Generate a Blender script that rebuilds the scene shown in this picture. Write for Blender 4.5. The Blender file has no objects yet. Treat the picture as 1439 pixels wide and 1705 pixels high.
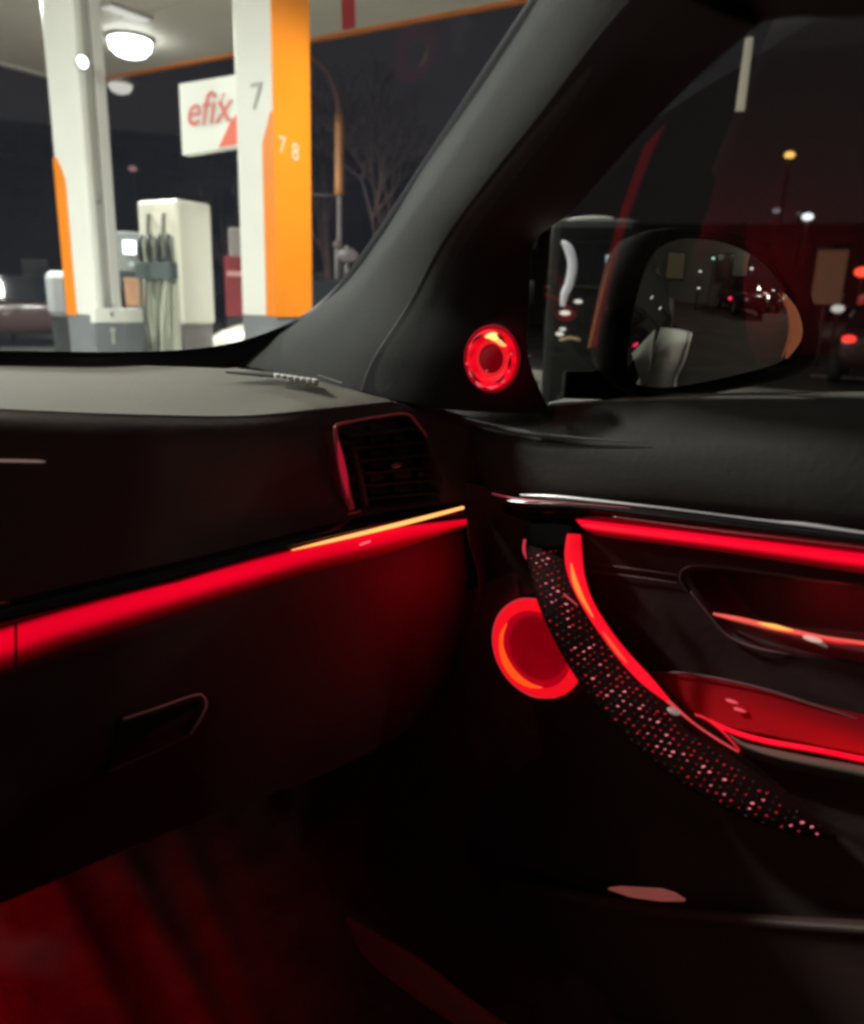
import bpy, bmesh, math, random
from mathutils import Vector as V, Matrix
from math import sin, cos, tan, pi, radians, atan2, sqrt
random.seed(7)
sc = bpy.context.scene
col = sc.collection

# ------------------------------------------------------------------ camera
F = 1300.0
AZ, PITCH, ROLL = radians(50), radians(15.2), radians(1.8)
C = V((0, 0, 1.2))
_h = V((sin(AZ), cos(AZ), 0))
FW = _h * cos(PITCH) - V((0, 0, sin(PITCH)))
_r = FW.cross(V((0, 0, 1))).normalized()
_u = _r.cross(FW)
RT = cos(ROLL) * _r + sin(ROLL) * _u
UP = -sin(ROLL) * _r + cos(ROLL) * _u
cam_d = bpy.data.cameras.new('camera')
cam = bpy.data.objects.new('camera', cam_d)
col.objects.link(cam)
cam.matrix_world = Matrix(((RT.x, UP.x, -FW.x, C.x), (RT.y, UP.y, -FW.y, C.y), (RT.z, UP.z, -FW.z, C.z), (0, 0, 0, 1)))
cam_d.sensor_fit = 'VERTICAL'
cam_d.sensor_height = 36
cam_d.lens = 36 * F / 1705
cam_d.clip_start = 0.02
cam_d.clip_end = 600
cam_d.dof.use_dof = True
cam_d.dof.focus_distance = 1.3
cam_d.dof.aperture_fstop = cam_d.lens / 8.0
sc.camera = cam

# ------------------------------------------------------------------ world, exposure, render
w = bpy.data.worlds.new('World')
sc.world = w
w.use_nodes = True
wn = w.node_tree.nodes
wl = w.node_tree.links
bg = wn['Background']
sky = wn.new('ShaderNodeTexSky')
sky.sky_type = 'NISHITA'
sky.sun_disc = False
sky.sun_elevation = radians(-4.0)
sky.sun_rotation = radians(300)
sky.air_density = 1.5
sky.dust_density = 3
# town glow: a dull warm night sky
mixn = wn.new('ShaderNodeMix')
mixn.data_type = 'RGBA'
mixn.blend_type = 'ADD'
mixn.inputs[0].default_value = 1.0
nz = wn.new('ShaderNodeTexNoise')
nz.inputs['Scale'].default_value = 1.6
nz.inputs['Detail'].default_value = 3
rmp = wn.new('ShaderNodeValToRGB')
rmp.color_ramp.elements[0].position = 0.3
rmp.color_ramp.elements[0].color = (0.100, 0.085, 0.092, 1)
rmp.color_ramp.elements[1].position = 0.75
rmp.color_ramp.elements[1].color = (0.150, 0.115, 0.115, 1)
tc = wn.new('ShaderNodeTexCoord')
wl.new(tc.outputs['Generated'], nz.inputs['Vector'])
wl.new(nz.outputs['Fac'], rmp.inputs['Fac'])
wl.new(sky.outputs[0], mixn.inputs[6])
wl.new(rmp.outputs[0], mixn.inputs[7])
wl.new(mixn.outputs[2], bg.inputs['Color'])
bg.inputs['Strength'].default_value = 0.1
sc.view_settings.view_transform = 'Standard'
sc.view_settings.look = 'None'
sc.view_settings.exposure = 0
sc.view_settings.gamma = 1
sc.view_settings.use_curve_mapping = False
sc.cycles.use_denoising = True
sc.cycles.filter_width = 3.2
sc.cycles.max_bounces = 8
sc.cycles.transparent_max_bounces = 12
sc.cycles.caustics_reflective = False
sc.cycles.sample_clamp_indirect = 4

# ------------------------------------------------------------------ pixel <-> space
def ray(x, y):
    return (FW + (x - 719.5) / F * RT + (852.5 - y) / F * UP).normalized()
def on(ax, x, y, v):
    d = ray(x, y)
    return C + d * ((v - C[ax]) / d[ax])
def X(x, y, v): return on(0, x, y, v)
def Y(x, y, v): return on(1, x, y, v)
def Z(x, y, v): return on(2, x, y, v)
def D(x, y, v): return C + ray(x, y) * v
def proj(p):
    q = p - C
    k = q.dot(FW)
    return (719.5 + F * q.dot(RT) / k, 852.5 - F * q.dot(UP) / k)
def zrow(x, y, row):
    a, b = -1.0, 12.0
    for _ in range(40):
        m = (a + b) / 2
        if proj(V((x, y, m)))[1] > row: a = m
        else: b = m
    return a

# ------------------------------------------------------------------ materials
MATS = {}
def mat(name, c, rough=0.5, metal=0.0, spec=0.5, em=None, es=0.0, noise=0.0, scale=30.0, bump=0.0, coat=0.0):
    if name in MATS: return MATS[name]
    m = bpy.data.materials.new(name)
    m.use_nodes = True
    nt = m.node_tree
    b = nt.nodes['Principled BSDF']
    b.inputs['Base Color'].default_value = (*c, 1)
    b.inputs['Roughness'].default_value = rough
    b.inputs['Metallic'].default_value = metal
    b.inputs['Specular IOR Level'].default_value = spec
    b.inputs['Coat Weight'].default_value = coat
    if em:
        b.inputs['Emission Color'].default_value = (*em, 1)
        b.inputs['Emission Strength'].default_value = es
    if noise or bump:
        t = nt.nodes.new('ShaderNodeTexCoord')
        n = nt.nodes.new('ShaderNodeTexNoise')
        n.inputs['Scale'].default_value = scale
        n.inputs['Detail'].default_value = 5
        nt.links.new(t.outputs['Object'], n.inputs['Vector'])
        if noise:
            r = nt.nodes.new('ShaderNodeValToRGB')
            r.color_ramp.elements[0].position = 0.3
            r.color_ramp.elements[1].position = 0.7
            r.color_ramp.elements[0].color = (*[k * (1 - noise) for k in c], 1)
            r.color_ramp.elements[1].color = (*[min(1, k * (1 + noise)) for k in c], 1)
            nt.links.new(n.outputs['Fac'], r.inputs['Fac'])
            nt.links.new(r.outputs[0], b.inputs['Base Color'])
            rr = nt.nodes.new('ShaderNodeMapRange')
            rr.inputs[3].default_value = max(0.02, rough - 0.08)
            rr.inputs[4].default_value = min(1, rough + 0.08)
            nt.links.new(n.outputs['Fac'], rr.inputs[0])
            nt.links.new(rr.outputs[0], b.inputs['Roughness'])
        if bump:
            n2 = nt.nodes.new('ShaderNodeTexNoise')
            n2.inputs['Scale'].default_value = scale * 12
            nt.links.new(t.outputs['Object'], n2.inputs['Vector'])
            bp = nt.nodes.new('ShaderNodeBump')
            bp.inputs['Strength'].default_value = bump
            bp.inputs['Distance'].default_value = 0.002
            nt.links.new(n2.outputs['Fac'], bp.inputs['Height'])
            nt.links.new(bp.outputs[0], b.inputs['Normal'])
    MATS[name] = m
    return m
def emit(name, c, s):
    return mat(name, (0.02, 0.02, 0.02), 0.6, em=c, es=s)
def glass(name, boost, tint=(0.95, 0.97, 0.95), haze=0.03, dcol=(.8, .85, 1)):
    m = bpy.data.materials.new(name)
    m.use_nodes = True
    nt = m.node_tree
    nt.nodes.clear()
    o = nt.nodes.new('ShaderNodeOutputMaterial')
    t = nt.nodes.new('ShaderNodeBsdfTransparent')
    t.inputs[0].default_value = (*tint, 1)
    g = nt.nodes.new('ShaderNodeBsdfGlossy')
    g.inputs['Roughness'].default_value = 0.015
    f = nt.nodes.new('ShaderNodeFresnel')
    f.inputs[0].default_value = 1.5
    k = nt.nodes.new('ShaderNodeMath')
    k.operation = 'MULTIPLY'
    k.use_clamp = True
    k.inputs[1].default_value = boost
    x = nt.nodes.new('ShaderNodeMixShader')
    nt.links.new(f.outputs[0], k.inputs[0])
    nt.links.new(k.outputs[0], x.inputs[0])
    nt.links.new(t.outputs[0], x.inputs[1])
    nt.links.new(g.outputs[0], x.inputs[2])
    # a thin film added to haze the pane with the light falling on it
    tr = nt.nodes.new('ShaderNodeBsdfTranslucent')
    tr.inputs[0].default_value = (*dcol, 1)
    tcn = nt.nodes.new('ShaderNodeTexCoord')
    nn = nt.nodes.new('ShaderNodeTexNoise')
    nn.inputs['Scale'].default_value = 3.0
    nn.inputs['Detail'].default_value = 6
    mr = nt.nodes.new('ShaderNodeMapRange')
    mr.inputs[1].default_value = .25; mr.inputs[2].default_value = .75
    mr.inputs[3].default_value = haze * .6; mr.inputs[4].default_value = haze * 1.4
    nt.links.new(tcn.outputs['Object'], nn.inputs['Vector'])
    nt.links.new(nn.outputs['Fac'], mr.inputs[0])
    x2 = nt.nodes.new('ShaderNodeMixShader')
    nt.links.new(mr.outputs[0], x2.inputs[0])
    nt.links.new(x.outputs[0], x2.inputs[1])
    nt.links.new(tr.outputs[0], x2.inputs[2])
    nt.links.new(x2.outputs[0], o.inputs[0])
    return m
GLASS_W = glass('windscreen glass', 0.2, (.96, .97, .97), .016, (.6, .7, 1))
GLASS_S = glass('side window glass', 1.45, (0.58, 0.59, 0.57), 0.006, (1, .85, .8))
def led(name, c, s, vary=0.25, scale=6.0):
    """light guide: emission that varies softly along its length"""
    m = mat(name, (0.25, 0.005, 0.006), 0.6, spec=.1, em=c, es=s)
    nt = m.node_tree
    b = nt.nodes['Principled BSDF']
    t = nt.nodes.new('ShaderNodeTexCoord')
    n = nt.nodes.new('ShaderNodeTexNoise')
    n.inputs['Scale'].default_value = scale
    r = nt.nodes.new('ShaderNodeMapRange')
    r.inputs[1].default_value = 0.3
    r.inputs[2].default_value = 0.7
    r.inputs[3].default_value = s * (1 - vary)
    r.inputs[4].default_value = s * (1 + vary)
    nt.links.new(t.outputs['Object'], n.inputs['Vector'])
    nt.links.new(n.outputs['Fac'], r.inputs[0])
    nt.links.new(r.outputs[0], b.inputs['Emission Strength'])
    return m

LEATHER = mat('grained black leather', (0.052, 0.044, 0.042), 0.55, spec=0.35, noise=0.2, scale=14, bump=0.35)
DASHTOP = mat('grained grey dashboard vinyl', (0.215, 0.197, 0.163), 0.75, spec=0.3, noise=0.06, scale=9, bump=0.3)
FASCIA = mat('dark brown dashboard vinyl', (0.085, 0.055, 0.050), 0.6, spec=0.3, noise=0.25, scale=8, bump=0.3)
LOWER = mat('dark lower plastic', (0.050, 0.036, 0.036), 0.65, spec=0.25, noise=0.2, scale=8, bump=0.3)
DCARD = mat('dark door card vinyl', (0.040, 0.028, 0.028), 0.6, spec=0.3, noise=0.2, scale=9, bump=0.3)
PILLAR = mat('woven grey pillar trim', (0.082, 0.083, 0.081), 0.85, spec=0.15, noise=0.1, scale=12, bump=0.25)
SAIL = mat('matt black plastic', (0.030, 0.028, 0.031), 0.6, spec=0.25, noise=0.1, scale=12)
PIANO = mat('gloss black trim', (0.012, 0.010, 0.011), 0.12, spec=0.5, coat=0.4)
CHROME = mat('satin chrome', (0.75, 0.74, 0.72), 0.22, metal=1.0)
DCHROME = mat('dark chrome', (0.28, 0.26, 0.26), 0.3, metal=1.0)
CARPET = mat('carpet tinted by red light', (0.12, 0.055, 0.055), 0.95, spec=0.1, noise=0.25, scale=20, bump=0.8)  # red footwell light is tinted into the carpet colour
FRIT = mat('black ceramic border', (0.008, 0.008, 0.008), 0.5)
RED = (1.0, 0.0, 0.022)
def guide(name, s):
    """light guide with its soft glow painted into the emission per vertex"""
    m = led(name, RED, s, 0.12, 4)
    nt = m.node_tree
    b = nt.nodes['Principled BSDF']
    src = b.inputs['Emission Strength'].links[0].from_socket
    at = nt.nodes.new('ShaderNodeAttribute'); at.attribute_name = 'glow_fade'
    mu = nt.nodes.new('ShaderNodeMath'); mu.operation = 'MULTIPLY'
    nt.links.new(src, mu.inputs[0]); nt.links.new(at.outputs['Fac'], mu.inputs[1])
    nt.links.new(mu.outputs[0], b.inputs['Emission Strength'])
    return m
STRIP = guide('red light guide', 0.84)
STRIPD = guide('red door light guide', 1.1)
def glow_fade(o, nu, prof, ends=None):  # per-vertex emission that paints the soft glow around a strip
    me = o.data
    at = me.attributes.new('glow_fade', 'FLOAT', 'POINT')
    for j in range(len(prof)):
        for i in range(nu):
            k = i / (nu - 1)
            e_ = 1.0
            if ends: e_ = min(1, max(0, (k - ends[0]) / .03 + .35)) if ends[0] is not None else 1
            at.data[j * nu + i].value = prof[j] * e_
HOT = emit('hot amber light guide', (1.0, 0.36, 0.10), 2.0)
BEIGE = mat('beige grey vinyl', (0.11, 0.098, 0.08), 0.7, noise=0.1, scale=10)
TRAY = mat('armrest vinyl with painted red light', (0.26, 0.005, 0.010), 0.8, spec=.05, noise=0.15, scale=9, bump=0.2)  # dark vinyl with the red light on it painted into the colour

# ------------------------------------------------------------------ objects
def link(name, me, m, parent=None, smooth=True):
    o = bpy.data.objects.new(name, me)
    col.objects.link(o)
    if m is not None and not me.materials:
        for k in (m if isinstance(m, (list, tuple)) else [m]): me.materials.append(k)
    if smooth:
        for p in me.polygons: p.use_smooth = True
    if parent is not None: 
        o.parent = parent
        o.matrix_parent_inverse = WM[parent.name].inverted() if parent.name in WM else Matrix()
    return o
WM = {}
def tag(o, label, cat, group=None):
    o['label'] = label
    o['category'] = cat
    if group: o['group'] = group
    return o
def thing(name, label, cat, loc=(0, 0, 0), rz=0.0, group=None):
    o = bpy.data.objects.new(name, None)
    o.empty_display_size = 0.1
    col.objects.link(o)
    o.location = loc
    o.rotation_euler = (0, 0, rz)
    WM[o.name] = Matrix.Translation(V(loc)) @ Matrix.Rotation(rz, 4, 'Z')
    return tag(o, label, cat, group)
def cr(p, n):
    """resample a key polyline with a Catmull-Rom spline"""
    m = len(p) - 1
    out = []
    for i in range(n):
        t = i / (n - 1) * m
        k = min(int(t), m - 1)
        f = t - k
        a, b, c, d = p[max(k - 1, 0)], p[k], p[k + 1], p[min(k + 2, m)]
        out.append(0.5 * ((2 * b) + (c - a) * f + (2 * a - 5 * b + 4 * c - d) * f * f + (3 * b - a - 3 * c + d) * f * f * f))
    return out
def grid_mesh(name, G, closed=False):
    nv, nu = len(G), len(G[0])
    vs = [tuple(p) for r in G for p in r]
    fs = []
    for j in range(nv - 1):
        for i in range(nu - (0 if closed else 1)):
            i2 = (i + 1) % nu
            fs.append((j * nu + i, j * nu + i2, (j + 1) * nu + i2, (j + 1) * nu + i))
    me = bpy.data.meshes.new(name)
    me.from_pydata(vs, [], fs)
    return me
def loft(name, rows, m, parent, nu=60, nv=30, fn=None, thick=0.006):
    R = [cr(r, nu) for r in rows]
    cols = [cr([R[j][i] for j in range(len(R))], nv) for i in range(nu)]
    G = [[cols[i][j] for i in range(nu)] for j in range(nv)]
    if fn: G = [[fn(p) for p in r] for r in G]
    o = link(name, grid_mesh(name, G), m, parent)
    if thick:
        s = o.modifiers.new('thickness', 'SOLIDIFY')
        s.thickness = thick
        # thicken away from the camera
        p0, p1, p2 = G[nv // 2][nu // 2], G[nv // 2][nu // 2 + 1], G[nv // 2 + 1][nu // 2]
        nrm = (p1 - p0).cross(p2 - p0)
        s.offset = -1 if nrm.dot(C - p0) > 0 else 1
    return o
def tube(name, pts, rad, m, parent, n=40, k=10, flat=1.0, nrm=None):
    P = cr(pts, n)
    rads = rad if isinstance(rad, (list, tuple)) else [rad] * len(pts)
    Rr = [q.x for q in cr([V((r, 0, 0)) for r in rads], n)]
    G = []
    for i, p in enumerate(P):
        t = (P[min(i + 1, n - 1)] - P[max(i - 1, 0)]).normalized()
        ref = nrm if nrm is not None else (p - C).normalized()
        a = t.cross(ref).normalized()
        b = a.cross(t).normalized()
        r = max(Rr[i], 1e-4)
        G.append([p + a * (r * cos(2 * pi * q / k)) + b * (r * flat * sin(2 * pi * q / k)) for q in range(k)])
    me = grid_mesh(name, G, True)
    bm = bmesh.new()
    bm.from_mesh(me)
    bm.verts.ensure_lookup_table()
    bm.faces.new([bm.verts[q] for q in range(k)])
    bm.faces.new([bm.verts[(n - 1) * k + q] for q in range(k)])
    bmesh.ops.recalc_face_normals(bm, faces=bm.faces)
    bm.to_mesh(me)
    bm.free()
    return link(name, me, m, parent)
def prism(name, foot, z0, z1, m, parent=None, bev=0.0, smooth=False):
    """vertical prism over a world-space footprint"""
    bm = bmesh.new()
    n = len(foot)
    a = [bm.verts.new((p[0], p[1], z0)) for p in foot]
    b = [bm.verts.new((p[0], p[1], z1)) for p in foot]
    bm.faces.new(a); bm.faces.new(b)
    for i in range(n): bm.faces.new((a[i], a[(i + 1) % n], b[(i + 1) % n], b[i]))
    bmesh.ops.recalc_face_normals(bm, faces=bm.faces)
    if bev: bmesh.ops.bevel(bm, geom=bm.edges[:], offset=bev, segments=2, profile=0.5, affect='EDGES')
    me = bpy.data.meshes.new(name)
    bm.to_mesh(me)
    bm.free()
    return link(name, me, m, parent, smooth)
def box(name, c, ax, half, m, parent=None, bev=0.0):
    """box from a centre, three axes and half sizes (world space)"""
    bm = bmesh.new()
    bmesh.ops.create_cube(bm, size=2)
    for v in bm.verts:
        v.co = V(c) + ax[0] * (v.co.x * half[0]) + ax[1] * (v.co.y * half[1]) + ax[2] * (v.co.z * half[2])
    bmesh.ops.recalc_face_normals(bm, faces=bm.faces)
    if bev: bmesh.ops.bevel(bm, geom=bm.edges[:], offset=bev, segments=2, profile=0.5, affect='EDGES')
    me = bpy.data.meshes.new(name)
    bm.to_mesh(me)
    bm.free()
    return link(name, me, m, parent, False)
XA, YA, ZA = V((1, 0, 0)), V((0, 1, 0)), V((0, 0, 1))
def lathe(name, c, n, prof, m, parent, k=56, up=ZA):
    """surface of revolution: prof = [(radius, height along n)]"""
    n = n.normalized()
    a = n.cross(up).normalized()
    b = a.cross(n)
    G = [[c + n * h + a * (r * cos(2 * pi * q / k)) + b * (r * sin(2 * pi * q / k)) for q in range(k)] for r, h in prof]
    return link(name, grid_mesh(name, G, True), m, parent)
def poly(name, pts, m, parent, back):
    """flat polygon with thickness: pts in world space, extruded by the vector back"""
    bm = bmesh.new()
    a = [bm.verts.new(p) for p in pts]
    b = [bm.verts.new(V(p) + back) for p in pts]
    bm.faces.new(a); bm.faces.new(b)
    n = len(pts)
    for i in range(n): bm.faces.new((a[i], a[(i + 1) % n], b[(i + 1) % n], b[i]))
    bmesh.ops.recalc_face_normals(bm, faces=bm.faces)
    me = bpy.data.meshes.new(name)
    bm.to_mesh(me)
    bm.free()
    return link(name, me, m, parent, False)
def text(name, s, origin, xdir, ydir, size, m, parent, depth=0.004, shear=0.0, offset=0.0):
    cu = bpy.data.curves.new(name, 'FONT')
    cu.body = s
    cu.size = size
    cu.extrude = depth
    cu.shear = shear
    cu.offset = offset
    cu.resolution_u = 3
    t = bpy.data.objects.new(name, cu)
    me = bpy.data.meshes.new_from_object(t)
    bpy.data.objects.remove(t)
    zd = xdir.cross(ydir).normalized()
    M = Matrix(((xdir.x, ydir.x, zd.x, origin.x), (xdir.y, ydir.y, zd.y, origin.y), (xdir.z, ydir.z, zd.z, origin.z), (0, 0, 0, 1)))
    me.transform(M)
    me.materials.clear()
    return link(name, me, m, parent, False)
def ball(name, c, r, m, parent=None, sz=(1, 1, 1)):
    bm = bmesh.new()
    bmesh.ops.create_icosphere(bm, subdivisions=2, radius=r)
    for v in bm.verts: v.co = V((v.co.x * sz[0], v.co.y * sz[1], v.co.z * sz[2])) + V(c)
    me = bpy.data.meshes.new(name)
    bm.to_mesh(me)
    bm.free()
    return link(name, me, m, parent)
def pxs(d): return d / F   # metres per photo pixel at distance d

# ================================================================== SETTING
ASPHALT = mat('worn asphalt', (0.075, 0.066, 0.058), 0.8, noise=0.35, scale=1.5, bump=0.5)
CONC = mat('oil stained forecourt concrete', (0.42, 0.40, 0.37), 0.75, noise=0.2, scale=0.9, bump=0.4)
g = prism('ground', [(-250, -250), (250, -250), (250, 250), (-250, 250)], -0.4, 0.0, ASPHALT)
g['kind'] = 'structure'
SA = radians(-8)                      # station axes: A along the islands, B across
A = V((sin(SA), cos(SA), 0)); B = V((cos(SA), -sin(SA), 0))
def st(a, b): return (A * a + B * b)
def rect(a0, a1, b0, b1): return [tuple(st(a, b))[:2] for a, b in ((a0, b0), (a1, b0), (a1, b1), (a0, b1))]
fc = prism('forecourt', rect(-.5, 7.6, -14, 6.1), -0.2, 0.004, CONC)
fc['kind'] = 'structure'
rd = prism('road', rect(-60, 60, 12, 22), -0.2, 0.004, mat('dark road asphalt', (0.05, 0.048, 0.046), 0.55, noise=0.3, scale=2, bump=0.4))
rd['kind'] = 'structure'
kb = prism('kerb', rect(-60, 60, 11.7, 12), -0.2, 0.13, mat('kerb concrete', (0.33, 0.31, 0.28), 0.8, noise=0.2, scale=3), bev=0.01)
kb['kind'] = 'structure'
MARK = mat('road paint', (0.7, 0.68, 0.62), 0.6, noise=0.15, scale=8)
for i in range(14):
    o = prism('lane_marking', rect(-28 + i * 4, -26 + i * 4, 16.9, 17.05), 0.001, 0.008, MARK)
    o['kind'] = 'structure'

# ================================================================== PETROL STATION
WHITE = mat('white enamelled panel', (0.78, 0.80, 0.75), 0.35, noise=0.03, scale=2)
ORANGE = mat('orange enamelled panel', (0.86, 0.25, 0.003), 0.38, noise=0.05, scale=2)
GREYP = mat('grey plinth paint', (0.17, 0.185, 0.20), 0.5, noise=0.1, scale=4)
LGREY = mat('brushed light grey metal', (0.55, 0.55, 0.52), 0.3, metal=0.3, noise=0.05, scale=3)
DGREY = mat('dark rubber', (0.03, 0.035, 0.035), 0.5)
SOFFIT = mat('cream soffit panel', (0.80, 0.77, 0.68), 0.6, noise=0.05, scale=1)

def footprint(xl, xc, xr, row, dist):
    """plan of a block whose near corner shows at column xc; its left face runs along A, its right face along B"""
    def az2(x):
        d = ray(x, row); return V((d.x, d.y))
    pc = C.xy + az2(xc).normalized() * dist
    def hit(dr, x):
        q = az2(x)
        # pc + dr*s = C + q*t
        den = dr.x * (-q.y) + q.x * dr.y
        rx, ry = C.x - pc.x, C.y - pc.y
        s = (rx * (-q.y) + q.x * ry) / den
        return s
    sl = hit(A.xy, xl)
    sr = hit(B.xy, xr)
    pl = pc + A.xy * sl
    pr = pc + B.xy * sr
    return pc, pl, pr, pl + pr - pc, sl, sr

CANZ = 4.7
corner = Z(130, 140, CANZ)
ca = corner.dot(A); cb = corner.dot(B)
can = thing('canopy', 'large cream canopy roof with a thin orange edge over the pumps', 'canopy', (corner.x, corner.y, CANZ))
ca0, cb0 = 2.5, -13.0
prism('roof_slab', rect(ca0, ca, cb0, cb), CANZ + 0.03, CANZ + 0.55, WHITE, can)
npan = 12
pw = (cb - cb0) / npan
for i in range(npan):
    prism('soffit_panel', rect(ca0 + 0.01, ca - 0.09, cb0 + i * pw + 0.012, cb0 + (i + 1) * pw - (0.012 if i < npan - 1 else 0.09)), CANZ, CANZ + 0.028, SOFFIT, can)
prism('edge_trim', rect(ca0, ca - 0.08, cb - 0.08, cb + 0.02), CANZ - 0.03, CANZ + 0.02, ORANGE, can)
prism('edge_trim', rect(ca - 0.08, ca + 0.02, cb0, cb + 0.02), CANZ - 0.03, CANZ + 0.02, SOFFIT, can)
poly('red_soffit_stripe', [Z(566, -60, CANZ) - ZA * .004, Z(590, -60, CANZ) - ZA * .004, Z(592, 46, CANZ) - ZA * .004, Z(570, 50, CANZ) - ZA * .004], mat('red stripe', (0.75, 0.05, 0.05), 0.4), can, ZA * .003)

LAMPG = emit('lamp diffuser', (0.95, 1.0, 0.95), 14)
def ceiling_lamp(p, sx, sy, power, label, glow=LAMPG, size=0.6, spread=180):
    t = thing('ceiling_lamp', label, 'ceiling lamp', (p.x, p.y, CANZ), 0, 'canopy lamps')
    ax = (B, A, ZA)
    if sx == sy:
        lathe('housing', V((p.x, p.y, CANZ)), -ZA, [(sx + .04, 0), (sx + .04, .045), (sx, .05)], LGREY, t, 32, A)
        lathe('diffuser', V((p.x, p.y, CANZ)), -ZA, [(sx, .046), (sx * .95, .046 + sx * .35), (sx * .7, .046 + sx * .6), (sx * .35, .046 + sx * .72), (.001, .046 + sx * .75)], glow, t, 32, A)
    else:
        box('housing', V((p.x, p.y, CANZ - 0.022)), ax, (sx + 0.03, sy + 0.03, 0.02), LGREY, t, 0.005)
        box('diffuser', V((p.x, p.y, CANZ - 0.05)), ax, (sx, sy, 0.006), glow, t, 0.003)
    if power:
        ld = bpy.data.lights.new('lamp_light', 'AREA')
        ld.energy = power
        ld.shape = 'RECTANGLE'
        ld.size = size; ld.size_y = size
        ld.color = (0.98, 1.0, 0.90)
        ld.spread = radians(spread)
        lo = bpy.data.objects.new('lamp_light', ld)
        col.objects.link(lo)
        lo.location = (p.x, p.y, CANZ - 0.06 - sx * .8)
    return t
SOFTG = emit('dim lamp diffuser', (1.0, 0.97, 0.88), .6)
POW = 330
ceiling_lamp(Z(216, 62, CANZ), 0.29, 0.29, POW, 'big round white canopy lamp glaring between the two columns')
ceiling_lamp(Z(210, 17, CANZ), 0.30, 0.10, POW * 0.3, 'dim slim lamp strip on the canopy above the glaring lamp', SOFTG)
ceiling_lamp(Z(200, 136, CANZ), 0.20, 0.20, POW * 0.4, 'flat pale lamp near the far canopy corner beside the left column', SOFTG)
for q, (a, b) in enumerate(((5.2, 0.2), (3.0, 5.5), (9.5, -1.0), (9.5, 5.0))):  # the second lamp is unseen, added for the orange column face
    lp = ('canopy lamp above the forecourt just ahead of the car', 'unseen canopy lamp added to light the orange column face', 'canopy lamp over the far left lane',
          'canopy lamp near the right edge of the canopy')[q]
    ceiling_lamp(V(st(a, b)), 0.35, 0.35, POW * (1.15, .56, 1.2, 1.7)[q], lp, spread=(180, 125, 180, 180)[q])

# --- right column: white with orange end face
pc, pl, pr, pb, sl, sr = footprint(397, 456, 516, 300, 7.0)
t = thing('canopy_column', 'white column with a bright orange side and the numbers seven and eight', 'column', (pc.x, pc.y, 0), 0, 'canopy columns')
zb = zrow(pc.x, pc.y, 527)
prism('plinth', [pc, pr, pb, pl], 0.12, zb, GREYP, t, 0.006)
AX2, BX2 = A.xy, B.xy
prism('white_cladding', [pc + BX2 * 0.012, pr - BX2 * .01, pb, pl], zb + 0.003, CANZ - 0.001, WHITE, t, 0.006)
# orange end panel wraps the near corner and widens on the white face lower down
ozc = zrow(pc.x, pc.y, 186); ozc2 = zrow(pc.x, pc.y, 238)
prism('orange_panel', [pc - AX2 * .014 - BX2 * .002, pr - AX2 * .014, pr, pc], zb - 0.004, CANZ - 0.004, ORANGE, t, 0.003)
def onface(a, z, off=-0.006): return V((pc.x, pc.y, 0)) + A * a + B * off + ZA * z
wdt = 0.115
poly('orange_side_panel', [onface(-0.012, zb), onface(wdt, zb), onface(wdt, ozc2), onface(wdt * 0.75, ozc2 + (ozc - ozc2) * .3), onface(0.02, ozc), onface(-0.012, ozc)], ORANGE, t, B * 0.016)
zt = zrow(pc.x, pc.y, 178); zt0 = zrow(pc.x, pc.y, 130)
NUMW = mat('faded number print', (0.46, 0.48, 0.45), 0.5)
NUMP = mat('pale number print', (0.85, 0.55, 0.38), 0.5)
text('number_print', '7', V((pc.x, pc.y, zt)) + A * 0.24 - B * 0.002, -A, ZA, (zt0 - zt) * 1.35, NUMW, t, 0.002)
zn = zrow(pc.x, pc.y, 252); zn1 = zrow(pc.x, pc.y, 222)
text('number_print', '7', V((pc.x, pc.y, zn)) + B * 0.045 - A * 0.016, B, ZA, (zn1 - zn) * 1.35, NUMP, t, 0.002)
text('number_print', '8', V((pc.x, pc.y, zn - .03)) + B * 0.20 - A * 0.016, B, ZA, (zn1 - zn) * 1.45, NUMP, t, 0.002)
colR = (pc.copy(), pl.copy(), pr.copy())

# --- left column
pc, pl, pr, pb, sl, sr = footprint(93, 144, 192, 300, 8.0)
t = thing('canopy_column', 'pale grey and white column with a narrow orange edge, left of the pump', 'column', (pc.x, pc.y, 0), 0, 'canopy columns')
zb = zrow(pc.x, pc.y, 527)
prism('plinth', [pc - AX2 * .06, pr - AX2 * .06, pb, pl], 0.12, zb, GREYP, t, 0.006)
prism('white_cladding', [pc, pc + (pr - pc) * .28, pl + (pr - pc) * .28, pl], zb + .003, CANZ - .001, WHITE, t, 0.02)
prism('grey_cladding', [pc + (pr - pc) * .30 + AX2 * .05, pc + (pr - pc) * .60 + AX2 * .05, pl + (pr - pc) * .60, pl + (pr - pc) * .30], zb + .003, CANZ - .001, LGREY, t, 0.004)
prism('grey_cladding', [pc + (pr - pc) * .62 + AX2 * .03, pr + AX2 * .03, pb, pl + (pr - pc) * .62], zb + .003, CANZ - .001, mat('pearl grey panel', (0.66, 0.66, 0.64), 0.4), t, 0.01)
z1 = zrow(pl.x, pl.y, 262); z2 = zrow(pl.x, pl.y, 300)
def onf2(a, z, off=-0.006): return V((pl.x, pl.y, 0)) - A * a + B * off + ZA * z
ow = sl * 0.33
poly('orange_side_panel', [onf2(-.005, zb), onf2(ow, zb), onf2(ow, z2), onf2(ow * .7, z1 - .1), onf2(ow * .3, z1), onf2(-.005, z1)], ORANGE, t, B * 0.010)
hl = Y(138, 103, pc.y - .04)  # glowing disc stands in for a lamp reflected in the column
lt = thing('reflection_spot', 'small round glow standing in for a lamp reflection high on the left column', 'reflected glow', tuple(hl), 0)
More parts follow.
